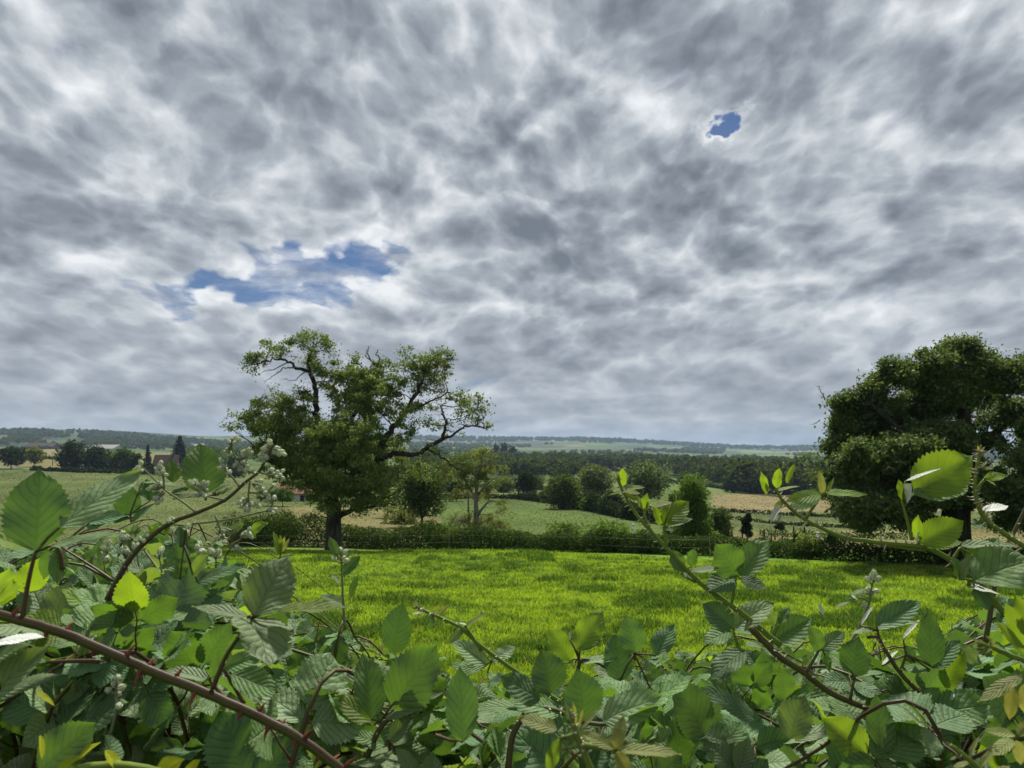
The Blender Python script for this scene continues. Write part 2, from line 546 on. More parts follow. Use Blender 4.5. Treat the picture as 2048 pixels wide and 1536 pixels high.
def build_grass():
    g = np.random.default_rng(5)
    n = 620000
    y = 6.5 * (44.5 / 6.5) ** (g.random(n) ** .92)
    u = g.uniform(-.80, .80, n)
    x = u * y
    keep = (y < edge_y(u) + g.normal(0, .5, n))
    # rank tussocks: taller, darker, denser
    r1 = vnoise(x * .75 + 40, y * .6, 1); r2 = vnoise(x * 1.7, y * 1.3 + 9, 2); r3 = vnoise(x * .16, y * .16, 3)
    rank = np.clip((r1 * .5 + r2 * .42 + r3 * .15 - .64) / .08, 0, 1)
    keep &= g.random(n) < (.62 + .38 * rank)
    x, y, rank = x[keep], y[keep], rank[keep]
    n = len(x)
    z = hgt(x, y)
    hh = (g.uniform(.04, .09, n) + .06 * vnoise(x * .9, y * .9, 4)) * (1 + rank * g.uniform(.4, 1.1, n))
    wd = (.0035 + .00055 * y) * g.uniform(.7, 1.4, n)
    a = g.uniform(0, 6.283, n)
    lean = g.uniform(.15, .8, n) * hh
    la = g.uniform(0, 6.283, n)
    side = np.stack([np.cos(a), np.sin(a), np.zeros(n)], -1) * wd[:, None]
    base = np.stack([x, y, z - .01], -1)
    tip = base + np.stack([np.cos(la) * lean, np.sin(la) * lean, hh], -1)
    midp = base + np.stack([np.cos(la) * lean * .35, np.sin(la) * lean * .35, hh * .6], -1)
    V = np.stack([base - side, base + side, midp + side * .8, tip, midp - side * .8], 1).reshape(-1, 3)
    i = np.arange(n)[:, None] * 5
    mb = MB(); mb.add(V, [i + np.array([[0, 1, 2, 4]]), i + np.array([[4, 2, 3]])])
    me = mb.mesh("pasture_grass", [grass_mat()])
    at_ = me.attributes.new("rank", "FLOAT", "POINT")
    at_.data.foreach_set("value", np.repeat(rank, 5).astype(np.float32))
    o = link("pasture_grass", me)
    tag(o, "short bright green tussocky grass of the sunlit pasture behind the bramble hedge", "grass", kind="stuff")


build_grass()


def build_meadow():
    """Longer, paler hay grass of the fields beyond the hedge."""
    g = np.random.default_rng(15)
    n = 70000
    y = 44.5 * (330 / 44.5) ** g.random(n)
    u = g.uniform(-.82, .82, n)
    x = u * y
    thick_ = vnoise(x * .12, y * .05, 21) * .6 + vnoise(x * .5, y * .22, 22) * .5
    k = g.random(n) < .35 + .9 * np.clip(thick_ - .35, 0, 1)
    x, y = x[k], y[k]; n = len(x)
    z = hgt(x, y)
    base = np.stack([x, y, z - .02], -1)
    tone = tone_at(base)
    hh = (.035 + .0003 * y) * g.uniform(.5, 1.5, n)
    wd = .0011 * y * g.uniform(.6, 1.5, n)
    a = g.uniform(-.6, .6, n)
    side = np.stack([np.cos(a), np.sin(a), np.zeros(n)], -1) * wd[:, None]
    tip = base + np.stack([g.normal(size=n) * hh * .4, g.normal(size=n) * hh * .4, hh], -1)
    V = np.stack([base - side, base + side, tip + side * .4, tip - side * .4], 1).reshape(-1, 3)
    mb = MB(); mb.add(V, np.arange(n)[:, None] * 4 + np.arange(4)[None])
    m, t = new_mat("meadow_blades")
    col = t.n("ShaderNodeAttribute", attribute_name="tone").outputs["Color"]
    rnd = t.n("ShaderNodeNewGeometry").outputs["Random Per Island"]
    kk = t.math("ADD", 1.2, t.math("MULTIPLY", rnd, .4))
    col = t.mix(1.0, col, t.xyz(kk, kk, kk), "MULTIPLY")
    p = t.n("ShaderNodeBsdfPrincipled"); t.inp(p, "Base Color", col); t.inp(p, "Roughness", .9); t.inp(p, "Specular IOR Level", .05)
    tr = t.n("ShaderNodeBsdfTranslucent"); t.inp(tr, 0, col)
    mx = t.n("ShaderNodeMixShader"); mx.inputs[0].default_value = .4
    t.L.new(p.outputs[0], mx.inputs[1]); t.L.new(tr.outputs[0], mx.inputs[2])
    o = t.n("ShaderNodeOutputMaterial"); t.L.new(mx.outputs[0], o.inputs[0])
    me = mb.mesh("meadow_grass", [m])
    ca = me.color_attributes.new("tone", "FLOAT_COLOR", "POINT")
    ca.data.foreach_set("color", np.concatenate([np.repeat(tone, 4, 0), np.ones((4 * n, 1))], 1).astype(np.float32).ravel())
    tag(link("meadow_grass", me), "olive and straw coloured hay grass of the meadows beyond the pasture hedge", "grass", kind="stuff")


build_meadow()
# ------------------------------------------------------------------ foliage and bark
def foliage_mat(name, dark, light, trans=.35, warm=(.16, .15, .03), warm_amt=.12, scale=.6, spec=.18, ro=.6):
    m, t = new_mat(name)
    geo = t.n("ShaderNodeNewGeometry")
    rnd = geo.outputs["Random Per Island"]
    oi = t.n("ShaderNodeObjectInfo").outputs["Random"]
    tc = t.n("ShaderNodeTexCoord").outputs["Object"]
    k = t.math("ADD", t.math("MULTIPLY", rnd, .6), t.math("MULTIPLY", t.noise(tc, scale, 2, .5), .55))
    col = t.mix(t.ramp(k, .2, .95), dark, light)
    w_ = t.ramp(t.noise(tc, scale * .7, 3, .6), .55, .75)
    col = t.mix(t.math("MULTIPLY", w_, warm_amt), col, warm)
    hs = t.n("ShaderNodeHueSaturation"); t.inp(hs, "Color", col)
    t.inp(hs, "Hue", t.math("ADD", .488, t.math("MULTIPLY", oi, .024)))
    t.inp(hs, "Value", t.math("ADD", .85, t.math("MULTIPLY", oi, .35)))
    col = hs.outputs[0]
    p = t.n("ShaderNodeBsdfPrincipled"); t.inp(p, "Base Color", col); t.inp(p, "Roughness", ro); t.inp(p, "Specular IOR Level", spec)
    tr = t.n("ShaderNodeBsdfTranslucent"); t.inp(tr, 0, t.mix(1.0, col, (1.5, 1.5, .7), "MULTIPLY"))
    mx = t.n("ShaderNodeMixShader"); mx.inputs[0].default_value = trans
    t.L.new(p.outputs[0], mx.inputs[1]); t.L.new(tr.outputs[0], mx.inputs[2])
    o = t.n("ShaderNodeOutputMaterial"); t.L.new(mx.outputs[0], o.inputs[0])
    return m


def rough_mat(name, c1, c2, scale=6.0, stretch=(1, 1, .25), bump=.6, rough=.9, dist=.02):
    m, t = new_mat(name)
    tc = t.n("ShaderNodeTexCoord").outputs["Object"]
    v = t.vmath("MULTIPLY", tc, stretch)
    n = t.noise(v, scale, 6, .65)
    p = t.n("ShaderNodeBsdfPrincipled"); t.inp(p, "Base Color", t.mix(t.ramp(n, .35, .68), c1, c2)); t.inp(p, "Roughness", rough)
    t.inp(p, "Specular IOR Level", .2)
    b = t.n("ShaderNodeBump"); t.inp(b, "Strength", bump); t.inp(b, "Distance", dist); t.inp(b, "Height", n)
    t.L.new(b.outputs[0], p.inputs["Normal"])
    o = t.n("ShaderNodeOutputMaterial"); t.L.new(p.outputs[0], o.inputs[0])
    return m


M = {}
M["walnut"] = foliage_mat("walnut_leaves", (.082, .122, .032), (.170, .212, .062), .30, (.17, .13, .04), .30, .5)
M["oak"] = foliage_mat("oak_leaves", (.052, .100, .036), (.128, .188, .062), .38, scale=.5)
M["mid"] = foliage_mat("broad_leaves", (.030, .060, .016), (.085, .128, .030), .35, scale=.5, spec=.08, ro=.8)
M["dark"] = foliage_mat("dark_leaves", (.014, .030, .012), (.036, .060, .020), .25, warm_amt=.05, scale=.5, spec=.06, ro=.8)
M["pale"] = foliage_mat("pale_leaves", (.085, .112, .036), (.165, .195, .070), .45, (.18, .17, .07), scale=.6, spec=.1, ro=.8)
M["bright"] = foliage_mat("fresh_leaves", (.040, .085, .014), (.110, .170, .026), .42, (.24, .22, .03), .25, .8)
M["hedge"] = foliage_mat("hedge_leaves", (.020, .050, .012), (.062, .112, .022), .35, (.14, .14, .045), .25, .6, spec=.08, ro=.8)
M["conifer"] = foliage_mat("conifer_needles", (.010, .022, .014), (.026, .045, .026), .15, warm_amt=.03, spec=.05, ro=.8)
M["wood"] = foliage_mat("far_wood_leaves", (.018, .036, .014), (.082, .118, .036), .30, warm_amt=.06, scale=.05, spec=.03, ro=.9)
M["bark"] = rough_mat("tree_bark", (.030, .026, .021), (.105, .093, .075), 5.0)
M["bark_dark"] = rough_mat("dark_bark", (.018, .016, .013), (.055, .047, .036), 5.0)
M["bark_grey"] = rough_mat("pale_grey_bark", (.10, .09, .075), (.24, .22, .19), 4.0)


def rv(g, n=1):
    v = g.normal(size=(n, 3)); return v / np.linalg.norm(v, axis=1)[:, None]


def blob_points(g, c, r, n, shell=.45):
    """Points through a lumpy ball, denser near its skin."""
    d = rv(g, n)
    ph = g.uniform(0, 6.28, 3)
    lump = 1 + .16 * np.sin(4 * d[:, 0] + ph[0]) + .14 * np.sin(5 * d[:, 1] + ph[1]) + .14 * np.sin(5 * d[:, 2] + ph[2])
    rad = (shell + (1 - shell) * g.random(n) ** .6) * lump
    return np.asarray(c) + d * rad[:, None] * np.asarray(r)


def limb(p0, p1, n=8, wob=.06, g=None, sag=0.0):
    p0 = np.array(p0, float); p1 = np.array(p1, float)
    t = np.linspace(0, 1, n)[:, None]
    L = np.linalg.norm(p1 - p0)
    P = p0 + (p1 - p0) * t
    ph = g.uniform(0, 6.28, 6)
    w_ = np.stack([np.sin(t[:, 0] * 7 + ph[0]) + .6 * np.sin(t[:, 0] * 15 + ph[1]), np.sin(t[:, 0] * 6 + ph[2]) + .6 * np.sin(t[:, 0] * 13 + ph[3]), .6 * np.sin(t[:, 0] * 8 + ph[4])], 1)
    env = np.sin(t * math.pi * .9) ** .8
    P = P + w_ * env * wob * L * .5
    P[:, 2] += sag * L * np.sin(t[:, 0] * math.pi)
    return P


def make_tree_mesh(seed, H, W, base=.22, nb=9, n_leaf=2400, leaf=.28, shape="round", trunk_r=.025, low=False):
    """Meshes of one broad-leaved tree, height H and width W, foot at the origin: trunk with limbs, crown."""
    g = np.random.default_rng(seed)
    tm = MB(); cm = MB()
    top = H * .80
    tk = limb((0, 0, -.3), (g.normal() * W * .04, g.normal() * W * .04, top), 9, .03, g)
    rr = H * trunk_r * np.linspace(1.0, .25, 9); rr[0] *= 1.35
    tm.tube(tk, rr, 8)
    zb = 0.0 if low else base * H
    blobs = []
    for k in range(nb):
        a = k * 2.399 + g.uniform(-.4, .4)
        q = (k + .5) / nb
        zz = zb + (H - zb) * (.12 + .80 * q)
        if shape == "round": env = math.sin(math.pi * min(.98, .16 + .80 * q)) ** .7
        elif shape == "tall": env = .55 + .45 * math.sin(math.pi * min(.95, .2 + .7 * q))
        else: env = 1 - .55 * q
        br = (.21 + .08 * g.random()) * W * (1.1 if shape != "tall" else 1.2) * (.75 + .25 * env)
        off = max(0.0, W * .5 * env - br * .85)
        c = np.array([math.cos(a) * off, math.sin(a) * off, min(zz, H - br * .75)])
        blobs.append((c, br))
        st = tk[min(8, max(2, int(8 * (c[2] * .75) / top)))]
        L_ = limb(st, c, 6, .10, g)
        tm.tube(L_, H * trunk_r * np.linspace(.42, .12, 6), 5)
    blobs.append((np.array([0, 0, (zb + H) * .5]), min(W * .32, (H - zb) * .44)))
    if low: blobs.append((np.array([0, 0, W * .22]), W * .36))
    tot = sum(b[1] ** 2 for b in blobs)
    for c, br in blobs:
        n = int(n_leaf * br * br / tot)
        P = blob_points(g, c, (br, br, br * (.85 if shape != "tall" else 1.1)), n)
        P = P[P[:, 2] > zb * .75 + .05]
        cm.cards(P, leaf * g.uniform(.6, 1.3, len(P)), leaf * g.uniform(.45, .8, len(P)), .5, 0, g)
    return tm, cm


def conifer_mesh(seed, H, W, n_leaf=2600, leaf=.3):
    g = np.random.default_rng(seed)
    tm = MB(); cm = MB()
    tm.tube([(0, 0, -.3), (0, 0, H * .5), (0, 0, H * .97)], [H * .02, H * .013, H * .003], 7)
    n_w = 15
    for k in range(n_w):
        q = k / (n_w - 1)
        z = H * (.06 + .90 * q)
        r = W * .5 * (1 - q) ** .85 + W * .03
        nb = max(4, int(11 * (1 - q)) + 3)
        for j in range(nb):
            a = j * 6.283 / nb + k * 1.1 + g.normal() * .15
            r_ = r * g.uniform(.75, 1.12)
            tip = np.array([math.cos(a) * r_, math.sin(a) * r_, z - r_ * .22])
            st = np.array([0, 0, z])
            tm.tube([st, st * .5 + tip * .5 + [0, 0, .04 * H * .2], tip], [H * .004, H * .003, .01], 4)
            m = int(n_leaf / (n_w * 7) * (r_ / (W * .5) + .3))
            t = g.random((m, 1)) ** .7
            P = st + (tip - st) * t + g.normal(size=(m, 3)) * np.array([.07, .07, .05]) * W * (.5 + .5 * (1 - q))
            cm.cards(P, leaf * g.uniform(.6, 1.2, m), leaf * g.uniform(.25, .5, m), .3, 0, g)
    return tm, cm


TREE_ASSETS = {}


def place_tree(name, px, by, ty, wpx, kind, label, cat="tree", group=None, Y=None, shape="round", base=.2, nb=9, n=None, low=False, bark="bark_dark", seed=None, turn=None):
    """A tree whose foot stands where the ground is seen at (px, by), with its top at row ty and a crown wpx wide."""
    p = ground(px, by) if Y is None else ground_far(px, by, Y)
    Yd = p.y
    H = max(.6, (by - ty) / F * Yd); W = wpx / F * Yd
    if Y is not None:
        H = max(.6, at(px, ty, Y).z - p.z)
    seed = seed if seed is not None else int(px * 7 + by)
    pxl = (by - ty) * wpx / 4.0                       # area in render pixels
    n = n or int(min(14000, max(700, pxl * 3.0)))
    leaf = max(.10, 2.7 / 769.0 * Yd)
    if shape == "conifer":
        tm, cm = conifer_mesh(seed, H, W, n, leaf)
    else:
        tm, cm = make_tree_mesh(seed, H, W, base, nb, n, leaf, shape, low=low)
    r = empty(name, p)
    tag(r, label, cat, group)
    if turn: r.rotation_euler.z = turn
    link("trunk", tm.mesh("trunk", [M[bark]]), r, False)
    link("crown", cm.mesh("crown", [M[kind]]), r, False)
    return r
# ------------------------------------------------------------------ the two big field trees
def px_path(pts, Y, dy=0.0):
    """Polyline through photo points; each point (px, py) or (px, py, extra distance)."""
    return [at(p[0], p[1], Y + dy + (p[2] if len(p) > 2 else 0.0)) for p in pts]


def smooth_path(P, k=4):
    P = np.array([tuple(p) for p in P], float)
    n = len(P)
    if n == 2: return P[0] + (P[1] - P[0]) * np.linspace(0, 1, k + 2)[:, None]
    E = np.vstack([2 * P[0] - P[1], P, 2 * P[-1] - P[-2]])
    out = []
    for i in range(n - 1):
        p0, p1, p2, p3 = E[i], E[i + 1], E[i + 2], E[i + 3]
        for t in np.linspace(0, 1, k, endpoint=False):
            out.append(.5 * (2 * p1 + (p2 - p0) * t + (2 * p0 - 5 * p1 + 4 * p2 - p3) * t * t + (3 * p1 - p0 - 3 * p2 + p3) * t ** 3))
    out.append(P[-1])
    return np.array(out)


def limb_mesh(mb, pts, Y, r0, r1, sides=8, wob=.0, g=None, k=4):
    P = smooth_path(px_path(pts, Y), k)
    if wob and g is not None:
        d = g.normal(size=P.shape) * wob; d[0] = 0
        P = P + d
    q = np.linspace(0, 1, len(P))
    mb.tube(P, r0 + (r1 - r0) * q ** .8, sides)
    return P


def twigs(mb, P, g, n, length, r=.012, droop=.0):
    """Fine crooked twigs off a limb."""
    tips = []
    for _ in range(n):
        i = g.integers(len(P) // 3, len(P))
        d = rv(g)[0]; d[2] = abs(d[2]) * .7 - droop
        L = length * g.uniform(.4, 1.1)
        Q = limb(P[i], P[i] + d * L, 6, .16, g)
        mb.tube(Q, np.linspace(r, r * .3, 6), 4)
        tips.append(Q[-1])
    return tips


def crown_from(mb, g, blobs, Y, leaf, k, branch=None, spread=(.10, .25), shrink=1.0):
    """Leaves in clumps: (px, py, rx, ry, fullness[, extra distance]).  Each clump is itself a set of small tufts, and hangs on its own branch."""
    s = Y / F
    for b in blobs:
        px, py, rx, ry, dn = b[:5]
        dy = b[5] if len(b) > 5 else g.uniform(-1, 1) * rx * s * .9
        c = np.array(tuple(at(px, py, Y + dy)))
        r3 = np.array([rx * s, rx * s * .9, ry * s]) * shrink
        nt = max(4, int(rx * ry / 30.0 * (.35 + .65 * dn)))
        tc = blob_points(g, c, r3 * 1.08, nt, .25)
        n = int(rx * ry * dn * k / nt) + 3
        for q in tc:
            tr = g.uniform(*spread)
            m = max(3, int(n * g.uniform(.5, 1.5)))
            P = q + g.normal(size=(m, 3)) * tr * np.array([1, 1, .7])
            mb.cards(P, leaf * g.uniform(.6, 1.35, m), leaf * g.uniform(.4, .75, m), .35, 0, g)
        if branch is not None:
            best = None
            for mb_, S in branch:
                d_ = np.linalg.norm(S - c, axis=1) + np.maximum(0, S[:, 2] - c[2]) * 1.5
                i = int(np.argmin(d_))
                if best is None or d_[i] < best[0]: best = (d_[i], mb_, S[i])
            _, mb_, s0 = best
            Q = limb(s0, c, 8, .14, g)
            d = np.linalg.norm(s0 - c)
            mb_.tube(Q, np.linspace(.018 + .012 * d, .012, 8), 5)
            for q in tc[:: max(1, len(tc) // 5)]:
                mb_.tube(limb(Q[5], q, 5, .12, g), np.linspace(.014, .005, 5), 4)


def build_walnut():
    g = np.random.default_rng(21)
    Y = 37.6
    foot = ground(669, 1100)
    Y = foot.y
    r = empty("walnut_tree", foot)
    tag(r, "old ragged broad-crowned tree with bare top branches at the far edge of the pasture", "tree")
    m = Y / F
    t = MB()
    trunk = smooth_path(px_path([(669, 1108), (668, 1085), (667, 1050), (668, 1022), (663, 1000), (662, 960), (668, 915), (660, 880), (640, 855)], Y), 4)
    q = np.linspace(0, 1, len(trunk))
    rad = np.interp(q, [0, .06, .14, .3, .45, .7, 1], [25, 19, 16.5, 14.5, 15, 11, 8]) * m
    t.tube(trunk, rad, 14)
    for a in np.linspace(0, 6.28, 7)[:-1]:                       # root flare
        t.tube([trunk[4] + np.array([math.cos(a), math.sin(a), 0]) * .22, trunk[0] + np.array([math.cos(a), math.sin(a), 0]) * .48 + np.array([0, 0, .15]), trunk[0] + np.array([math.cos(a), math.sin(a), 0]) * .75 - np.array([0, 0, .1])], [.18, .16, .08], 6)
    seats = [(t, trunk[8:])]; parts = []
    limbs = [
        ([(640, 856), (633, 830), (631, 790), (626, 760), (620, 743)], 8, 5, 0),
        ([(620, 743), (619, 718, .3), (628, 699, .4), (637, 684, .4)], 4.5, 1.5, 0),
        ([(619, 742), (594, 735, -.3), (575, 723, -.6), (556, 718, -.7), (534, 720, -.8), (515, 727, -.9)], 4.5, 1.2, 0),
        ([(668, 985), (705, 950, -.4), (753, 909, -.6), (775, 871, -.6), (794, 846, -.5), (819, 809, -.4), (837, 774, -.2), (850, 745, 0)], 12, 3, 0),
        ([(700, 965, -.2), (735, 935, -.8), (762, 920, -1.0), (780, 907, -1.0), (808, 908, -1.1), (831, 909, -1.2), (853, 896, -1.2), (887, 877, -1.3)], 8.5, 5, 0),
        ([(887, 877, -1.3), (892, 850, -1.2), (890, 835, -1.2), (883, 822, -1.1), (886, 808, -1.1)], 4, 1.6, 0),
        ([(887, 877, -1.3), (910, 866, -1.4), (931, 852, -1.5), (958, 853, -1.6), (972, 858, -1.7)], 3.6, 1.0, 0),
        ([(853, 897, -1.2), (875, 911, -1.5), (900, 928, -1.7), (931, 945, -2.0)], 3, .9, 0),
        ([(805, 830, -.4), (835, 815, -.9), (865, 800, -1.2), (905, 785, -1.4)], 4, 1.2, 0),
        ([(668, 1005), (645, 975, -.6), (620, 962, -1.0), (585, 950, -1.3), (550, 930, -1.4)], 8, 2, 0),
        ([(678, 1032), (700, 1022, -.5), (730, 1017, -.9), (755, 1012, -1.2)], 8, 2.4, 0),
        ([(660, 900), (620, 860, .8), (590, 835, 1.0), (560, 815, 1.1), (530, 815, 1.1)], 6, 1.4, 0),
        ([(663, 890), (700, 840, 1.2), (730, 800, 1.4), (752, 765, 1.2)], 7, 2.2, 0),
        ([(632, 800), (615, 785, -.4), (598, 780, -.6)], 3, 1, 0),
    ]
    for pts, r0, r1, _ in limbs:
        mb = MB()
        P = limb_mesh(mb, pts, Y, r0 * m * .85, r1 * m * .8, 8, .05, g)
        twigs(mb, P, g, 16, 1.1, .014)
        seats.append((mb, P)); parts.append(mb)
    # bare silvery snags
    for trees in ([([(752, 768), (745, 750, .1), (752, 733, .1), (741, 720, 0), (735, 706), (737, 692)], 3.6, .9), ([(751, 736, .1), (758, 722, .2), (754, 706, .2), (757, 700, .2)], 2.4, .7), ([(741, 720), (731, 711), (735, 700)], 1.6, .5)],
                  [([(590, 736, -.5), (570, 736, -.8), (556, 745, -.9), (540, 757, -1.0), (528, 765, -1.0)], 1.8, .4), ([(575, 724, -.6), (550, 738, -.9), (535, 740, -1), (522, 745, -1)], 1.4, .4), ([(612, 742, -.2), (596, 755, -.3), (583, 762, -.4), (570, 757, -.4)], 1.4, .4)],
                  [([(530, 812, 1), (518, 800, 1), (512, 792, 1)], 1.2, .4)],
                  [([(470, 842, .5), (450, 855, .5), (434, 852, .5)], 1.0, .3)]):
        mb = MB()
        for pts, r0, r1 in trees:
            P = limb_mesh(mb, pts, Y, r0 * m, r1 * m, 6, .03, g)
            twigs(mb, P, g, 5, .45, .010, .25)
        link("dead_branch", mb.mesh("dead_branch", [M["bark_grey"]]), r)
    blobs = [
        (512, 712, 22, 17, .75), (500, 728, 13, 9, .7), (507, 744, 10, 9, .5), (540, 692, 20, 13, .6), (566, 692, 20, 12, .5), (588, 682, 15, 13, .7), (607, 672, 13, 15, .6),
        (560, 708, 40, 10, .35), (626, 690, 28, 26, .75), (650, 680, 14, 18, .7), (660, 702, 10, 12, .6), (622, 722, 20, 16, .7), (645, 738, 26, 18, .7), (667, 752, 22, 22, .8), (600, 780, 18, 13, .5),
        (692, 752, 22, 16, .6), (718, 740, 16, 14, .5), (700, 790, 46, 36, .95), (745, 800, 55, 42, 1.0), (775, 770, 30, 24, .7),
        (550, 802, 34, 20, .75), (586, 812, 40, 28, .85), (518, 818, 26, 20, .6), (482, 834, 26, 16, .5), (456, 854, 18, 9, .4), (512, 846, 40, 22, .8), (560, 848, 50, 30, .9), (605, 845, 30, 24, .7),
        (822, 718, 26, 18, .6), (852, 736, 36, 26, .85), (884, 724, 24, 22, .75), (893, 752, 14, 16, .6), (836, 770, 32, 26, .6), (802, 740, 18, 12, .4), (868, 770, 24, 20, .5),
        (806, 828, 38, 26, .6), (848, 812, 30, 20, .45), (900, 796, 34, 16, .5), (936, 812, 28, 18, .55), (960, 798, 15, 12, .5), (966, 832, 20, 18, .5), (920, 838, 28, 15, .45), (975, 854, 12, 8, .5), (900, 860, 22, 12, .3),
        (860, 850, 26, 16, .35), (700, 868, 66, 46, 1.0, -2.4), (645, 898, 58, 42, 1.0, -2.2), (585, 898, 56, 44, .95, -1.0), (540, 892, 40, 34, .85, 0), (575, 942, 46, 30, .8, -.6), (622, 952, 52, 36, .9, -1.8),
        (682, 945, 56, 46, 1.0, -2.6), (740, 955, 54, 46, 1.0, -2.0), (756, 900, 46, 36, .85, 1.0), (800, 872, 34, 24, .6), (806, 935, 40, 32, .65, .5), (845, 950, 30, 24, .45), (718, 1004, 48, 22, .85, -1.4),
        (640, 1004, 30, 22, .6, -.8), (618, 1034, 18, 11, .45, -1.0), (765, 1000, 34, 20, .6), (660, 880, 40, 40, 1.0, 1.5), (720, 900, 50, 50, 1.0, 1.5), (692, 742, 28, 20, .8), (732, 752, 30, 22, .86), (765, 742, 26, 20, .7), (712, 720, 14, 10, .6), (775, 728, 16, 12, .5), (880, 905, 30, 16, .25, -1.6), (920, 925, 28, 14, .3, -2.0),
    ]
    cm = MB()
    crown_from(cm, g, [b if b[4] > .84 else (b[0], b[1], b[2], b[3], b[4] * .55, *b[5:]) for b in blobs], Y, .165, 2.6, seats)
    link("trunk", t.mesh("trunk", [M["bark"]]), r)
    for mb in parts: link("limb", mb.mesh("limb", [M["bark_dark"]]), r)
    link("crown", cm.mesh("crown", [M["walnut"]]), r)


def build_oak():
    g = np.random.default_rng(33)
    foot = ground(1912, 1128)
    Y = foot.y
    m = Y / F
    r = empty("oak_tree", foot)
    tag(r, "large dense dark green spreading tree with low boughs standing before the straw coloured terraces", "tree")
    t = MB()
    trunk = smooth_path(px_path([(1914, 1135), (1912, 1110), (1910, 1060), (1915, 1000), (1925, 930), (1930, 850), (1925, 780)], Y), 4)
    t.tube(trunk, np.interp(np.linspace(0, 1, len(trunk)), [0, .08, .2, .5, 1], [48, 36, 31, 24, 7]) * m, 14)
    seats = [(t, trunk[6:])]; parts = []
    limbs = [
        ([(1915, 1000), (1870, 940, -.5), (1820, 890, -.8), (1780, 845, -1), (1745, 810, -1)], 15, 3),
        ([(1918, 960), (1960, 900, .4), (2010, 850, .6), (2060, 800, .6), (2100, 760, .5)], 15, 3),
        ([(1912, 1020), (1850, 990, -1.2), (1790, 960, -2), (1720, 940, -2.4), (1660, 925, -2.5)], 13, 2.5),
        ([(1912, 1030), (1980, 980, -.8), (2040, 950, -1.4), (2120, 930, -1.8)], 13, 2.5),
        ([(1928, 850), (1890, 790, .4), (1870, 745, .5)], 8, 2), ([(1925, 900), (1960, 830, .8), (1985, 770, 1), (1990, 740, 1)], 9, 2),
        ([(1911, 1050), (1850, 1040, -1.5), (1780, 1035, -2.4), (1710, 1035, -3)], 9, 2), ([(1915, 1000), (1900, 950, 2), (1850, 900, 3), (1800, 860, 3.4)], 10, 2),
    ]
    for pts, r0, r1 in limbs:
        mb = MB()
        P = limb_mesh(mb, pts, Y, r0 * m, r1 * m, 8, .04, g)
        twigs(mb, P, g, 9, 1.1, .014, .3)
        seats.append((mb, P)); parts.append(mb)
    for pts in ([(1765, 905, -3), (1770, 930, -3.1), (1764, 950, -3.1)], [(1690, 900, -2), (1700, 925, -2.2), (1705, 945, -2.2)], [(1770, 940, -3.4), (1785, 935, -3.5), (1795, 950, -3.5)], [(1650, 800, 0), (1640, 780, 0), (1636, 772, 0)], [(1705, 790, 0), (1698, 775, 0)], [(1640, 840, 0), (1628, 850, 0)]):
        mb = MB()
        P = limb_mesh(mb, pts, Y, 1.3 * m, .5 * m, 5, .02, g); twigs(mb, P, g, 3, .5, .008, .5)
        link("dead_twig", mb.mesh("dead_twig", [M["bark_grey"]]), r)
    blobs = [
        (1922, 704, 40, 24, .85), (1876, 728, 48, 32, .9), (1795, 752, 44, 30, .9), (1752, 788, 36, 28, .9), (1702, 812, 30, 20, .8), (1680, 858, 26, 22, .8), (1716, 872, 50, 42, 1),
        (1762, 842, 64, 54, 1), (1842, 812, 74, 62, 1), (1918, 772, 62, 54, 1), (1992, 742, 56, 34, .95), (2056, 752, 70, 42, 1), (2120, 772, 80, 54, 1), (1684, 898, 28, 20, .7), (1724, 922, 64, 44, 1, -2.5),
        (1804, 912, 74, 54, 1, -2.5), (1880, 880, 70, 50, .9, -1.5), (2020, 815, 50, 34, .8), (1975, 850, 34, 28, .3), (1972, 885, 34, 20, .7), (2070, 860, 60, 30, .6), (2070, 920, 70, 40, .7, -2), (1700, 985, 50, 38, .8, -2.0), (1668, 955, 28, 20, .6, -1), (1742, 1012, 76, 44, 1, -3), (1806, 1030, 76, 36, 1, -2.8), (1862, 985, 66, 54, 1, -2.5), (1960, 970, 58, 50, .9, -2), (2042, 1000, 66, 50, .9, -2), (2150, 880, 110, 100, .9),
        (1712, 1052, 44, 18, .6, -2), (1850, 760, 40, 40, .9, 2), (1780, 880, 80, 70, 1, 2.5), (1860, 950, 80, 60, 1, 2), (1720, 980, 80, 60, 1, 2), (1950, 790, 60, 46, .8, 2.5), (2100, 850, 80, 80, .8, 2.5), (1790, 990, 90, 50, 1, 0),
        (1850, 1045, 50, 24, .8, 1), (2010, 1050, 50, 24, .6, 0),
    ]
    cm = MB()
    edge = []
    for b in blobs[:14]:
        for _ in range(4):
            a = g.uniform(-.2, 3.3)
            edge.append((b[0] + math.cos(a) * b[2] * g.uniform(.7, .98), b[1] - math.sin(a) * b[3] * g.uniform(.7, 1.0), g.uniform(7, 15), g.uniform(6, 12), .6))
    crown_from(cm, g, [(b[0] + g.uniform(-9, 9), b[1] + g.uniform(-7, 7), b[2] * g.uniform(.58, .86), b[3] * g.uniform(.55, .82), *b[4:]) for b in blobs] + edge, Y, .165, 6.0, seats, (.12, .28))
    link("trunk", t.mesh("trunk", [M["bark_dark"]]), r)
    for mb in parts: link("limb", mb.mesh("limb", [M["bark_dark"]]), r)
    link("crown", cm.mesh("crown", [M["oak"]]), r)


build_walnut()
build_oak()
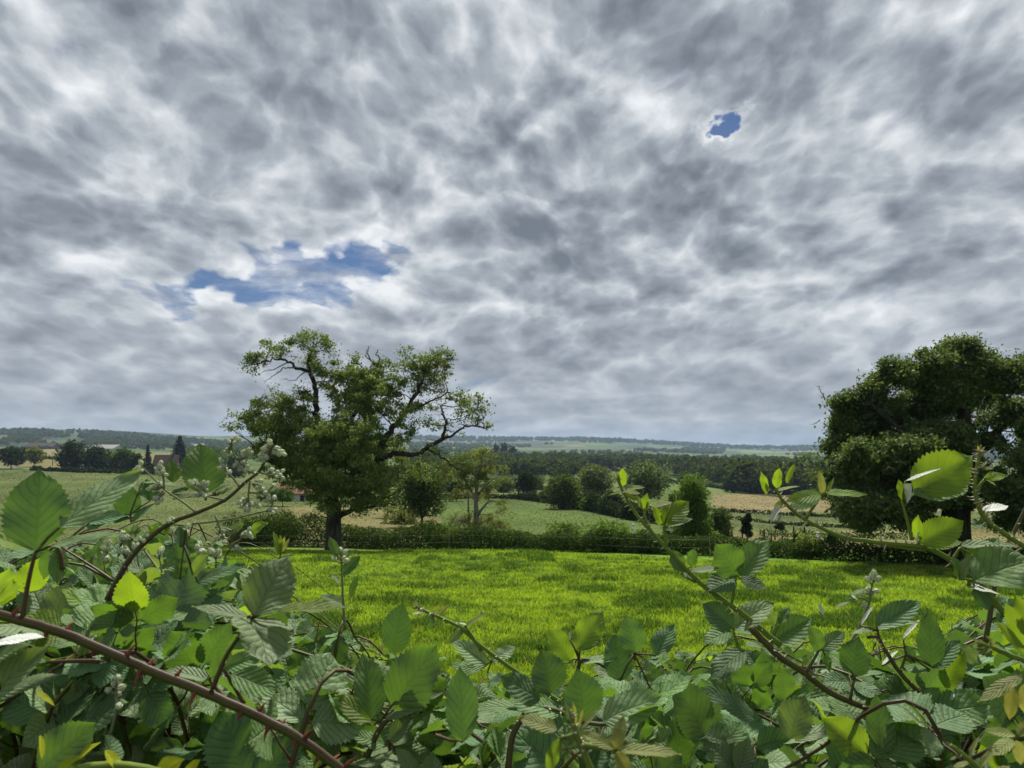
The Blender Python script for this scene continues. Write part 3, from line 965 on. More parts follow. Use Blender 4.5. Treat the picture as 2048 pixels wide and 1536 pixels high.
# ------------------------------------------------------------------ trees, bushes and hedges of the middle distance
def wispy_tree(px, by, ty, wpx, label):
    p = ground(px, by); Y = p.y; m = Y / F
    g = np.random.default_rng(8)
    r = empty("birch_tree", p); tag(r, label, "tree")
    t = MB()
    P = smooth_path(px_path([(953, 1066), (953, 1030), (952, 1000), (955, 960), (962, 930), (965, 905)], Y), 4)
    t.tube(P, np.linspace(6.5, 1.0, len(P)) * m, 8)
    seats = [(t, P)]
    for pts, r0 in (([(953, 1035), (970, 1010, -.5), (985, 1002, -.8), (1000, 1010, -1)], 3.4), ([(955, 990), (972, 970, .4), (990, 955, .5)], 2.6), ([(953, 1000), (938, 975, 0), (925, 950, -.3), (915, 930, -.5)], 3), ([(955, 960), (935, 930, .4), (930, 905, .6)], 2.2),
                    ([(950, 1050), (925, 1040, -.6), (905, 1045, -1)], 2.4), ([(938, 1060, .6), (937, 1020, .6), (936, 985, .6), (930, 960, .6)], 3.2), ([(962, 935), (985, 915, 0), (1000, 900, 0)], 1.8)):
        L_ = limb_mesh(t, pts, Y, r0 * m, .7 * m, 6, .02, g); seats.append((t, L_)); twigs(t, L_, g, 14, 1.0, .012)
    cm = MB()
    blobs = [(955, 905, 32, 16, .3), (925, 925, 32, 20, .3), (985, 925, 28, 20, .25), (950, 950, 44, 24, .36), (910, 955, 24, 20, .25), (992, 960, 26, 18, .2), (965, 980, 36, 16, .3), (930, 990, 30, 16, .2), (1000, 1000, 22, 12, .18), (990, 1040, 30, 18, .35),
             (935, 1035, 30, 16, .28), (910, 1050, 24, 14, .3), (980, 1060, 36, 16, .5), (1010, 1025, 16, 10, .15), (900, 930, 22, 20, .25), (960, 1045, 30, 20, .3)]
    crown_from(cm, g, blobs, Y, .17, 6.5, seats, (.15, .36), 1.05)
    link("trunk", t.mesh("trunk", [M["bark_grey"]]), r)
    link("crown", cm.mesh("crown", [M["pale"]]), r)


wispy_tree(953, 1064, 900, 130, "thin sparse pale tree with grey stem and airy crown behind the middle hedge")

T = place_tree
# behind the field hedge
T("ash_tree", 843, 1056, 940, 108, "mid", "dark bushy tree with bare stems between the old ragged tree and the sparse pale one", nb=11, base=.25, shape="tall")
T("young_tree", 776, 1036, 984, 44, "mid", "small slim tree just visible below the right boughs of the old ragged tree", nb=6, base=.35)
T("willow_bush", 803, 1048, 1018, 86, "pale", "low olive green bush at the foot of the dark bushy tree", "bush", nb=7, low=True, base=0)
T("young_tree", 1388, 1092, 953, 96, "bright", "upright fresh green tree with yellowish tip behind the arching bramble shoot", nb=11, shape="cone", base=.08, low=True)
T("elder_bush", 1352, 1075, 985, 70, "bright", "yellowish green bush leaning against the upright fresh green tree, on its shaded side", "bush", nb=7, low=True, base=0)
T("elder_bush", 1440, 1075, 1018, 64, "mid", "round dark green bush beside the upright fresh green tree, next to the terraces", "bush", nb=7, low=True, base=0)
T("sapling", 1494, 1090, 1030, 26, "dark", "thin grey green sapling among the stakes of the terraced slope", nb=6, shape="tall", base=.2)
T("sapling", 1561, 1068, 1044, 22, "dark", "little dark sapling above the middle of the stake rows", nb=5, base=.3)
T("sapling", 1592, 1100, 1064, 24, "mid", "bushy sapling in front of the stakes near the hedge end", nb=5, low=True)
T("sapling", 1664, 1104, 1062, 26, "dark", "dark sapling near the pale elder under the arching bramble tip", nb=5, base=.3)
T("elder_bush", 1618, 1118, 1070, 62, "pale", "pale greyish flowering bush at the pasture edge below the stakes", "bush", nb=6, low=True, base=0)
# bushes standing in the far hedge of the pasture
for args in (
    (560, 1088, 1030, 120, "mid", "big rounded dark bush in the hedge beside the old ragged tree, behind the white buds"),
    (500, 1090, 1050, 90, "mid", "dark bush at the hedge end behind the bramble flowers"),
    (1132, 1100, 1046, 86, "bright", "fresh green bush in the pasture hedge, narrower of the two bright ones"),
    (1215, 1104, 1042, 110, "bright", "widest fresh green bush in the pasture hedge, below the field oaks"),
    (1290, 1106, 1066, 80, "mid", "dull green bush in the hedge behind the arching thorny shoot"),
    (880, 1096, 1050, 74, "bright", "light green bush in the hedge below the dark bushy tree"),
):
    T("hawthorn_bush", *args[:5], args[5], "bush", nb=8, low=True, base=0, n=3800, group="bushes in the pasture hedge", Y=ground(args[0], args[1]).y + .7)
# valley trees
VT = [
    ("field_tree", 913, 1003, 962, 46, "dark", "dark round bush tree on the meadow edge behind the sparse pale tree", {}),
    ("field_tree", 1053, 998, 944, 50, "dark", "dark round field tree with two trunks alone on the valley hedge", {}),
    ("field_tree", 1128, 1018, 948, 84, "mid", "lighter green bushy tree where the valley hedge turns down", {"low": True, "nb": 12}),
    ("field_tree", 1103, 1006, 968, 40, "mid", "small bushy tree between the two-trunked tree and the hedge corner", {"low": True}),
    ("field_tree", 1190, 1004, 932, 84, "oak", "tall dark broad tree in the middle of the valley, left of the bramble tip", {"nb": 13}),
    ("field_tree", 1292, 1012, 927, 100, "oak", "largest dark brownish green tree in the valley, behind the bramble tip", {"nb": 14}),
    ("field_tree", 1228, 1030, 984, 64, "dark", "dark shrubby tree low on the diagonal hedge", {"low": True}),
    ("field_tree", 1180, 1022, 992, 46, "mid", "grey green shrub on the diagonal hedge", {"low": True}),
    ("field_tree", 1262, 1040, 1002, 46, "dark", "last dark shrub at the lower end of the diagonal hedge", {"low": True}),
    ("field_tree", 1372, 975, 943, 34, "mid", "small round tree by the pale field in front of the long wood", {}),
    ("field_tree", 1465, 985, 950, 50, "dark", "rounded dark tree at the upper edge of the golden field", {"low": True}),
    ("field_tree", 1510, 985, 940, 60, "dark", "dark tree at the foot of the long wood above the golden field", {"low": True}),
    ("field_tree", 1570, 985, 930, 70, "oak", "broad dark tree beside the big dark spreading tree, above the golden field", {"low": True, "nb": 11}),
    ("field_tree", 1620, 990, 905, 80, "oak", "tree half hidden behind the edge of the big dark spreading tree", {"low": True, "nb": 11}),
    ("field_tree", 880, 985, 925, 60, "mid", "mid green tree seen under the long right bough of the old ragged tree", {"low": True}),
    ("field_tree", 855, 975, 920, 50, "dark", "dark tree deep in the valley under the long right bough", {"low": True}),
    ("field_tree", 1070, 985, 953, 44, "mid", "pale tree behind the dark two-trunked field tree", {}),
    ("field_tree", 1010, 985, 955, 50, "mid", "bushy tree on the meadow edge behind the two-trunked tree, towards the sparse pale tree", {"low": True}),
    ("field_tree", 22, 938, 894, 62, "dark", "dark round tree at the roadside, first along the left edge", {}),
    ("field_tree", 68, 934, 896, 42, "pale", "pale grey green tree standing by itself before the golden field", {"base": .25}),
    ("field_tree", 143, 942, 882, 66, "dark", "tallest dark tree of the roadside clump near the brown barn", {"low": True, "nb": 11}),
    ("field_tree", 190, 944, 892, 64, "dark", "broad dark tree in the middle of the roadside clump", {"low": True}),
    ("field_tree", 222, 944, 900, 50, "oak", "lower dark tree on the conifer side of the roadside clump", {"low": True}),
    ("field_tree", 248, 946, 896, 54, "mid", "lighter green tree of the roadside clump, next to the spruce", {"low": True}),
    ("field_tree", 275, 948, 908, 34, "dark", "small black green tree just beside the spruce", {"low": True}),
    ("field_tree", 424, 950, 902, 40, "mid", "green tree near the brown roofed house behind the white buds", {"low": True}),
    ("field_tree", 470, 955, 908, 50, "mid", "leafy tree by the meadow corner behind the white buds", {"low": True}),
]
for nm, px, by, ty, wp, kd, lab, kw in VT:
    T(nm, px, by, ty, wp, kd, lab, group="trees in the valley", **kw)
T("spruce_tree", 294, 946, 889, 24, "conifer", "narrow pointed black spruce beside the roadside clump", shape="conifer")
T("cedar_tree", 358, 938, 873, 42, "conifer", "broad dark conifer with a blunt top behind the brown roofed house", shape="conifer", n=5200)
for px, by, ty, wp, lab in ((535, 1012, 982, 46, "orchard tree with a dark stem, farthest from the old ragged trunk"), (566, 1013, 978, 54, "round orchard tree with dark stem below the red roof"), (628, 1008, 985, 40, "orchard tree by the white wall, nearest the old ragged trunk")):
    T("orchard_tree", px, by, ty, wp, "mid", lab, group="orchard trees below the red roof", base=.35, nb=7)


def hedge_strip(name, pts, hpx, label, kind="hedge", wide=1.2, density=1.0, group=None, jag=.72, seed=1, ground_snap=True, Yoff=0.0):
    """A rough continuous hedge along photo points on the ground; hpx = its height in photo pixels (or list)."""
    g = np.random.default_rng(seed)
    P = [ground(*p[:2]) if len(p) == 2 else ground_far(*p) for p in pts]
    P = np.array([tuple(p) for p in P]); P[:, 1] += Yoff
    seg = np.linalg.norm(np.diff(P, axis=0), axis=1); S = np.concatenate([[0], np.cumsum(seg)])
    hp = np.broadcast_to(np.asarray(hpx, float), (len(P),))
    hm = hp / F * P[:, 1]
    leafsz = max(.07, 2.3 / 769 * P[:, 1].mean())
    area = S[-1] * hm.mean() * 2.2
    n = int(min(120000, area / (leafsz ** 2) * 5.5 * density))
    s = g.uniform(0, S[-1], n)
    x = np.interp(s, S, P[:, 0]); y = np.interp(s, S, P[:, 1]); h = np.interp(s, S, hm)
    lump = 1 - jag + jag * (.9 * vnoise(s / (h.mean() * 4.5) + 9, s * 0 + seed + .3, seed + 2) + .7 * vnoise(s / (h.mean() * 1.6) + 3, s * 0 + seed, seed) + .7 * vnoise(s / (h.mean() * .5), s * 0 + seed + .5, seed + 1))
    H = h * lump
    a = g.uniform(0, math.pi, n); rr = g.random(n) ** .4
    tx, ty = (P[-1] - P[0])[:2]; tl = math.hypot(tx, ty)
    nx, ny = -ty / tl, tx / tl
    off = np.cos(a) * rr * wide * .5 * np.minimum(h * 1.2, 1.4)
    zz = np.sin(a) ** .8 * rr * H
    X = x + nx * off; Yv = y + ny * off
    C = np.stack([X, Yv, hgt(X, Yv) + zz], 1)
    mb = MB(); mb.cards(C, leafsz * g.uniform(.6, 1.5, n), leafsz * g.uniform(.4, .85, n), .4, 0, g)
    r = empty(name, P[len(P) // 2])
    tag(r, label, "hedge", group)
    link("foliage", mb.mesh("foliage", [M[kind]]), r)
    return r


hedge_strip("hedge", [(430, 1096), (700, 1097), (1000, 1101), (1250, 1107), (1400, 1112)], [56, 44, 36, 40, 34], "long rough hedge along the far edge of the pasture, behind the wire fence", density=1.4, seed=4, wide=1.5, Yoff=1.2)
hedge_strip("hedge", [(1400, 1112), (1560, 1117), (1720, 1126), (1900, 1132), (2150, 1140)], [26, 34, 30, 30, 36], "low scrubby hedge at the foot of the terraced slope, running under the big dark tree", density=1.7, seed=9, wide=1.4, Yoff=.9)
hedge_strip("hedge", [(880, 1000), (960, 996), (1040, 999), (1110, 1008), (1180, 1022), (1260, 1040), (1420, 1064)], [9, 9, 10, 24, 34, 26, 12], "dark valley hedge bending downhill beyond the green meadow", "dark", seed=12)
hedge_strip("hedge", [(1405, 1022), (1480, 1026), (1560, 1031), (1700, 1036)], 7, "upper dark hedge line below the golden field", "dark", seed=14)
hedge_strip("hedge", [(1400, 1034), (1480, 1041), (1560, 1049), (1720, 1058)], 6, "middle dark hedge line between the terraces", "dark", seed=15, density=.8)
hedge_strip("hedge", [(1520, 1072), (1600, 1074), (1720, 1078), (1850, 1080)], 11, "broken row of scrub above the stakes", "hedge", seed=16, density=.7, jag=.9)
hedge_strip("hedge", [(60, 941), (160, 946), (300, 950), (430, 956)], 8, "trimmed dark hedge along the road in front of the roadside clump", "dark", seed=17)
hedge_strip("hedge", [(-120, 916), (60, 918), (140, 920), (260, 910)], 5, "thin hedge line below the golden barn field", "dark", seed=18)
hedge_strip("hedge", [(880, 977), (960, 975), (1040, 978), (1130, 984)], 6, "faint dark hedge across the olive field behind the two-trunked tree", "dark", seed=19)
hedge_strip("hedge", [(1030, 934), (1120, 932), (1200, 938), (1280, 950), (1340, 962)], 5, "hedge line curving below the long wood", "dark", seed=20)
hedge_strip("hedge", [(1320, 965), (1420, 975), (1520, 988), (1640, 992)], 6, "hedge between the pale strip and the golden field", "dark", seed=21)
hedge_strip("hedge", [(-60, 905), (100, 898), (230, 896), (330, 900)], 5, "hedge running past the brown barn roofs", "dark", seed=22)


# ------------------------------------------------------------------ far woods: nobody could count these
def wood(name, label, spots, cards_per=90, seed=2, kind="wood"):
    """spots: list of (x, y, height, width); all crowns in one mass."""
    g = np.random.default_rng(seed)
    S = np.array(spots)
    temps = []
    for k in range(6):
        pts = []
        for j in range(7):
            a = g.uniform(0, 6.28); o = g.uniform(.1, .34)
            pts.append(blob_points(g, (math.cos(a) * o, math.sin(a) * o, g.uniform(.40, .78)), (.26, .26, .22), 60, .6))
        temps.append(np.concatenate(pts))
    mb = MB()
    C = []; Ls = []
    for i, (x, y, h, w_) in enumerate(S):
        t = temps[i % 6]
        q = t[g.integers(0, len(t), cards_per)]
        C.append(np.array([x, y, float(hgt(x, y))]) + q * np.array([w_, w_, h]))
        Ls.append(np.full(cards_per, max(2.3 / 769 * y, .18 * w_)))
    C = np.concatenate(C); Ls = np.concatenate(Ls)
    mb.cards(C, Ls * g.uniform(.6, 1.3, len(C)), Ls * g.uniform(.5, .9, len(C)), .6, 0, g)
    o = link(name, mb.mesh(name, [M[kind]]))
    tag(o, label, "wood", kind="stuff")


def spots_px(n, px0, px1, Y0, Y1, h0, h1, g, mask=None, curve=1.0):
    out = []
    while len(out) < n:
        px = g.uniform(px0, px1); Y = Y0 + (Y1 - Y0) * g.random() ** curve
        if mask is not None and not mask(px, Y): continue
        x = (px - 1024) / F * Y
        h = g.uniform(h0, h1)
        out.append((x, Y, h, h * g.uniform(.75, 1.15)))
    return out


g_ = np.random.default_rng(77)
low_edge = lambda px: np.interp(px, [960, 1050, 1150, 1300, 1400, 1500, 1700], [720, 760, 720, 640, 480, 330, 300])
wood("far_wood", "long dark wood stretching across the valley floor before the blue hills",
     spots_px(1900, 960, 1760, 290, 1080, 8, 18, g_, lambda px, Y: Y > low_edge(px)), 130, 3)
wood("valley_copse", "dense grey green copse in the hollow before the long wood",
     spots_px(150, 960, 1165, 430, 590, 7, 14, g_) + spots_px(120, 800, 960, 420, 800, 9, 13, g_), 170, 4)
wood("hill_wood", "blue green woodland covering the hill on the horizon beyond the barns",
     spots_px(1700, -400, 520, 1500, 2450, 9, 15, g_, lambda px, Y: vnoise(np.array([px * .02]), np.array([Y * .005]), 6)[0] > .38) + spots_px(260, -400, 560, 2150, 2320, 11, 20, g_), 46, 5)
wood("ridge_wood", "thin dark strip of trees along the crest of the far hills",
     spots_px(1500, 820, 2300, 4300, 4560, 14, 26, g_, lambda px, Y: vnoise(np.array([px * .012]), np.array([.5]), 8)[0] > .24)
     + spots_px(1500, 820, 2300, 1800, 4200, 8, 14, g_, lambda px, Y: vnoise(np.array([px * .010]), np.array([Y * .0022]), 9)[0] > .62), 34, 6)
wood("lower_wood", "dark belt of trees at the valley bottom behind the old ragged tree",
     spots_px(420, 380, 960, 620, 1250, 9, 15, g_, lambda px, Y: vnoise(np.array([px * .014]), np.array([Y * .006]), 12)[0] > .40), 80, 7)
# tall clump that breaks the line of the wood
for i, (px, ty, wp, lab) in enumerate(((992, 890, 24, "tall dark tree of the hilltop clump, on its outer side"), (1008, 886, 26, "tallest tree of the dark hilltop clump"), (1024, 892, 26, "lower tree of the dark hilltop clump, beside the wood"))):
    T("clump_tree", px, 922, ty, wp, "dark", lab, group="hilltop clump above the long wood", Y=980, low=True, nb=7, n=900)
# ------------------------------------------------------------------ fence, posts, stakes and farm buildings
M["post"] = rough_mat("weathered_wood", (.10, .085, .07), (.24, .21, .17), 8.0)
M["post_pale"] = rough_mat("pale_plastic", (.50, .52, .52), (.62, .63, .63), 8.0, bump=.1)
M["stake"] = rough_mat("dark_stake", (.020, .017, .013), (.05, .042, .03), 8.0)
M["wire"] = rough_mat("galvanised_wire", (.22, .23, .23), (.34, .35, .35), 20.0, bump=.1, rough=.5)
M["roof"] = rough_mat("brown_roof_tiles", (.042, .030, .024), (.075, .052, .040), 3.0, (1, 1, 1))
M["roof_red"] = rough_mat("red_roof_tiles", (.15, .070, .045), (.24, .12, .08), 3.0, (1, 1, 1))
M["roof_grey"] = rough_mat("pale_sheet_roof", (.20, .19, .18), (.30, .28, .26), .6, (1, 1, 1))
M["render"] = rough_mat("lime_render", (.42, .40, .36), (.56, .54, .50), 1.5, (1, 1, 1), .15)
M["boards"] = rough_mat("barn_boards", (.06, .05, .042), (.11, .095, .08), 3.0)
M["hole"] = rough_mat("dark_opening", (.010, .010, .010), (.018, .018, .018), 3.0)
M["asphalt"] = rough_mat("road_asphalt", (.16, .16, .165), (.22, .22, .22), 2.0, (1, 1, 1), .2)


def fence():
    pts = [(430, 1099.5), (747, 1099), (898, 1100), (1180, 1105), (1420, 1114)]
    P = [ground(*p) for p in pts]
    r = empty("wire_fence", P[2]); tag(r, "low two strand wire fence on thin posts along the pasture hedge", "fence")
    tops = []
    for p in P:
        mb = MB(); h = .95
        mb.tube([p - Vector((0, 0, .25)), p + Vector((0, 0, h * .6)), p + Vector((.01, 0, h))], [.02, .018, .016], 7)
        mb.tube([p + Vector((.01, 0, h)), p + Vector((.01, 0, h + .02))], [.022, .016], 7)
        link("post", mb.mesh("post", [M["post"]]), r)
    for h in (.42, .82):
        mb = MB()
        for a, b in zip(P[:-1], P[1:]):
            q = [a.lerp(b, k / 6) + Vector((0, -.03, h - .05 * math.sin(math.pi * k / 6))) for k in range(7)]
            mb.tube(q, .0022, 4)
        link("wire", mb.mesh("wire", [M["wire"]]), r)


fence()


def marker(px, by, ty, label):
    p = ground(px, by); h = (by - ty) / F * p.y
    r = empty("marker_post", p); tag(r, label, "post")
    mb = MB(); w_ = max(.035, 2.2 / F * p.y)
    mb.tube([p - Vector((0, 0, .3)), p + Vector((0, 0, h))], [w_, w_ * .9], 8)
    link("shaft", mb.mesh("shaft", [M["post_pale"]]), r)
    mb = MB(); mb.tube([p + Vector((0, 0, h)), p + Vector((0, 0, h + w_)), p + Vector((0, 0, h + w_ * 1.6))], [w_ * 1.25, w_ * 1.2, w_ * .3], 8)
    link("cap", mb.mesh("cap", [M["post_pale"]]), r)


marker(1267, 1085, 1052, "thin pale post sticking up behind the hedge below the bramble leaves")
marker(1637, 1104, 1068, "pale post standing among the bushes at the pasture edge")

# stakes of the young plantation
sk_pts = [(1453, 1072), (1458, 1071), (1465, 1081), (1485, 1077), (1543, 1081), (1550, 1080), (1588, 1090), (1594, 1090), (1607, 1091), (1612, 1091), (1668, 1086), (1676, 1090), (1530, 1086), (1565, 1086), (1640, 1086), (1500, 1072), (1520, 1070)]
proto = None
g_ = np.random.default_rng(3)
for i, (px, by) in enumerate(sk_pts):
    p = ground(px, by)
    if proto is None:
        mb = MB()
        mb.tube([(0, 0, -.2), (.01, 0, .45), (0, .01, .88)], [.06, .055, .05], 7)
        mb.tube([(0, .01, .88), (0, .01, .97)], [.05, .012], 7)
        mb.box((0, -.06, .62), (.15, .02, .05))
        o = link("stake", mb.mesh("stake", [M["stake"]])); proto = o
    else:
        o = proto.copy(); COL.objects.link(o)
    o.location = p
    s_ = g_.uniform(.75, 1.25) * (.8 if i % 3 else 1.35)
    o.scale = (1.3, 1.3, s_); o.rotation_euler = (g_.normal() * .05, g_.normal() * .05, g_.uniform(0, 6))
    tag(o, "short dark stake in the rows on the straw coloured terraced slope", "stake", "dark stakes on the terraced slope")


def building(name, px, by, wpx, eave_px, ridge_px, roof, label, cat, depth=.7, wall="render", rot=0.0, openings=(), chimney=False, Y=None):
    p = ground(px, by) if Y is None else ground_far(px, by, Y)
    s = p.y / F
    W = wpx * s; h = eave_px * s; rh = ridge_px * s; D_ = W * depth
    r = empty(name, p); tag(r, label, cat); r.rotation_euler.z = rot
    mb = MB(); mb.box((0, D_ / 2, h / 2 - .5), (W, D_, h + 1.0))
    V = [(-W / 2, 0, h), (-W / 2, D_, h), (-W / 2, D_ / 2, h + rh * .96), (W / 2, 0, h), (W / 2, D_, h), (W / 2, D_ / 2, h + rh * .96)]
    mb.add(V, [np.array([[0, 2, 1], [3, 4, 5]])])
    link("wall", mb.mesh("wall", [M[wall]], False), r, False)
    o = .04 * W; e = .06 * D_; t = max(.12, rh * .08)
    mb = MB()
    for sy, y0 in ((-1, -e), (1, D_ + e)):
        A = [(-W / 2 - o, y0, h - rh * e / (D_ / 2)), (W / 2 + o, y0, h - rh * e / (D_ / 2)), (W / 2 + o, D_ / 2, h + rh), (-W / 2 - o, D_ / 2, h + rh)]
        B = [(a, b, c + t) for a, b, c in A]
        mb.add(A + B, np.array([(0, 1, 2, 3), (4, 7, 6, 5), (0, 4, 5, 1), (1, 5, 6, 2), (2, 6, 7, 3), (3, 7, 4, 0)]))
    ro = link("roof", mb.mesh("roof", [M[roof]], False), r, False)
    if chimney:
        mb = MB(); mb.box((W * .28, D_ / 2, h + rh + t), (W * .07, W * .07, rh * .9)); mb.box((W * .28, D_ / 2, h + rh * 1.45 + t), (W * .085, W * .085, rh * .1))
        link("chimney", mb.mesh("chimney", [M["boards"]], False), ro, False)
    for nm, ox, w_, z0, hh in openings:
        mb = MB(); mb.box((ox * W, -.03, (z0 + hh / 2) * h), (w_ * W, .16, hh * h))
        link(nm, mb.mesh(nm, [M["hole"]], False), r, False)
    return r


building("barn", 78, 895, 52, 5, 7, "roof", "long brown roofed barn with a dark open front across the golden field", "barn", .5, "boards", openings=(("door", .30, .3, 0, .8), ("door", -.1, .18, 0, .8)), Y=1150)
building("barn", 122, 896, 34, 5, 6, "roof", "shorter brown barn just behind the tall roadside tree", "barn", .6, "boards", R(12), (("door", 0, .3, 0, .8),), Y=1180)
building("barn", 200, 899, 60, 4, 7, "roof_grey", "pale roofed shed with a low slope behind the roadside clump", "shed", .6, "render", R(-14), (("door", .1, .2, 0, .8),), Y=1120)
building("house", 328, 948, 44, 16, 20, "roof", "dark brown roofed house beside the spruce, in front of the straw field", "house", .8, "boards", R(8), (("window", -.2, .14, .35, .4), ("door", .15, .12, 0, .7)), True)
building("house", 384, 948, 46, 14, 18, "roof", "low dark brown house partly behind the big conifer and the bramble leaf", "house", .8, "boards", R(-10), (("window", .1, .14, .35, .4), ("door", -.2, .12, 0, .7)), True)
building("house", 600, 1003, 86, 16, 20, "roof_red", "red roofed cottage with white walls behind the orchard trees", "cottage", .7, "render", R(6), (("window", -.2, .1, .35, .4), ("window", .28, .1, .35, .4), ("door", .05, .09, 0, .75)), True)
building("hut", 1008, 913, 6, 4, 2, "roof_grey", "tiny pale hut below the dark hilltop clump", "hut", .8, "render", Y=930)
for px, by, wp, lab in ((48, 866, 44, "long pale building on the wooded horizon hill, nearest the frame edge"), (98, 862, 12, "little pale house among trees on the wooded horizon hill crest"), (112, 864, 10, "smaller pale house beside another on the wooded horizon hill"), (405, 884, 34, "low pinkish farm range on the flank of the wooded hill")):
    building("farmhouse", px, by, wp, 3, 2.4, "roof" if wp < 20 else "roof_grey", lab, "farmhouse", .4, "render", 0, (("door", .1, .12, 0, .7),), Y=1900)


def pole(px, by, ty, label):
    p = ground(px, by); h = (by - ty) / F * p.y
    r = empty("utility_pole", p); tag(r, label, "utility pole")
    mb = MB(); mb.tube([p - Vector((0, 0, .5)), p + Vector((0, 0, h))], [.22, .15], 7)
    link("shaft", mb.mesh("shaft", [M["post"]]), r)
    mb = MB(); mb.box(tuple(p + Vector((0, 0, h * .93))), (1.5, .16, .16)); link("crossarm", mb.mesh("crossarm", [M["post"]]), r)


pole(105, 932, 904, "slender wooden utility pole between the pale lone tree and the tall roadside tree")

# a grey lane beyond the left meadow
P = np.array([tuple(ground(px, py)) for px, py in ((-300, 935), (-100, 936), (0, 937), (60, 938.5), (120, 941))])
P = smooth_path(P, 6)
mb = MB(); L_ = P + [0, 0, .12]; Rr = P + [0, 5.5, .12]
Rr[:, 2] = hgt(Rr[:, 0], Rr[:, 1]) + .16; L_[:, 2] = hgt(L_[:, 0], L_[:, 1]) + .16
n = len(P); i = np.arange(n - 1)
mb.add(np.concatenate([L_, Rr]), np.stack([i, i + 1, i + 1 + n, i + n], 1))
tag(link("road", mb.mesh("road", [M["asphalt"]])), kind="structure")
# ------------------------------------------------------------------ bramble leaves, stems, thorns and buds
def leaf_mat(name, top, top2, under, glow, trans=.42, ro=.55, spec=.32, vein=(.13, .18, .06), vein_amt=.16, hue=.035, bump=.75):
    m, t = new_mat(name)
    uv = t.n("ShaderNodeUVMap", uv_map="uv").outputs[0]
    uvn = t.vmath("ADD", uv, t.vmath("SCALE", t.vmath("SUBTRACT", t.noise(t.n("ShaderNodeTexCoord").outputs["Object"], 55, 2, .5, col=True), (.5, .5, .5)), .10))
    u, v, _z = t.sep(uvn)                                 # u along the midrib, v = 0.5 on the midrib
    av = t.math("ABSOLUTE", t.math("SUBTRACT", v, .5))
    geo = t.n("ShaderNodeNewGeometry")
    oi = t.n("ShaderNodeObjectInfo").outputs["Random"]
    isl = geo.outputs["Random Per Island"]
    tc = t.n("ShaderNodeTexCoord").outputs["Object"]
    s = t.math("FRACT", t.math("MULTIPLY", t.math("SUBTRACT", u, t.math("MULTIPLY", av, .62)), 8.0))
    d = t.math("ABSOLUTE", t.math("SUBTRACT", s, .5))    # .5 on a side vein
    side = t.ramp(d, .40, .50)
    mid = t.math("SUBTRACT", 1.0, t.ramp(av, .008, .035))
    ve = t.math("MAXIMUM", side, mid)
    blotch = t.noise(tc, 38, 4, .6)
    fine = t.noise(tc, 420, 3, .6)
    col = t.mix(t.math("ADD", t.math("MULTIPLY", blotch, .8), t.math("MULTIPLY", isl, .35)), top, top2)
    col = t.mix(t.math("MULTIPLY", t.ramp(fine, .45, .7), .18), col, (.10, .13, .03))
    col = t.mix(t.math("MULTIPLY", ve, vein_amt), col, vein)
    rust = t.ramp(t.noise(tc, 62, 4, .7), .665, .73)
    col = t.mix(t.math("MULTIPLY", rust, .6), col, (.105, .070, .024))
    back = t.mix(t.math("MULTIPLY", ve, .5), under, tuple(min(1, c * 1.25) for c in under))
    col = t.mix(geo.outputs["Backfacing"], col, back)
    hs = t.n("ShaderNodeHueSaturation"); t.inp(hs, "Color", col)
    k = t.math("ADD", t.math("MULTIPLY", oi, .6), t.math("MULTIPLY", isl, .4))
    t.inp(hs, "Hue", t.math("ADD", .5 - hue * .65, t.math("MULTIPLY", k, hue * .8)))
    t.inp(hs, "Value", t.math("ADD", .78, t.math("MULTIPLY", oi, .48)))
    p = t.n("ShaderNodeBsdfPrincipled"); t.inp(p, "Base Color", hs.outputs[0])
    t.inp(p, "Roughness", t.math("ADD", ro, t.math("MULTIPLY", blotch, .2))); t.inp(p, "Specular IOR Level", spec)
    h = t.math("ADD", t.math("SUBTRACT", t.math("ADD", t.math("MULTIPLY", t.noise(tc, 240, 3, .6), .9), t.math("MULTIPLY", t.noise(tc, 75, 2, .5), 2.2)), t.math("MULTIPLY", ve, .9)), t.math("MULTIPLY", t.math("COSINE", t.math("MULTIPLY", s, 6.2832)), -.15))
    b = t.n("ShaderNodeBump"); t.inp(b, "Strength", bump); t.inp(b, "Distance", .0012); t.inp(b, "Height", h)
    t.L.new(b.outputs[0], p.inputs["Normal"])
    tr = t.n("ShaderNodeBsdfTranslucent")
    g2 = t.mix(t.math("MULTIPLY", ve, .35), glow, tuple(c * .62 for c in glow))
    g2 = t.mix(t.math("MULTIPLY", blotch, .25), g2, tuple(c * .6 for c in glow))
    t.inp(tr, 0, g2)
    mx = t.n("ShaderNodeMixShader"); mx.inputs[0].default_value = trans
    t.L.new(p.outputs[0], mx.inputs[1]); t.L.new(tr.outputs[0], mx.inputs[2])
    o = t.n("ShaderNodeOutputMaterial"); t.L.new(mx.outputs[0], o.inputs[0])
    return m


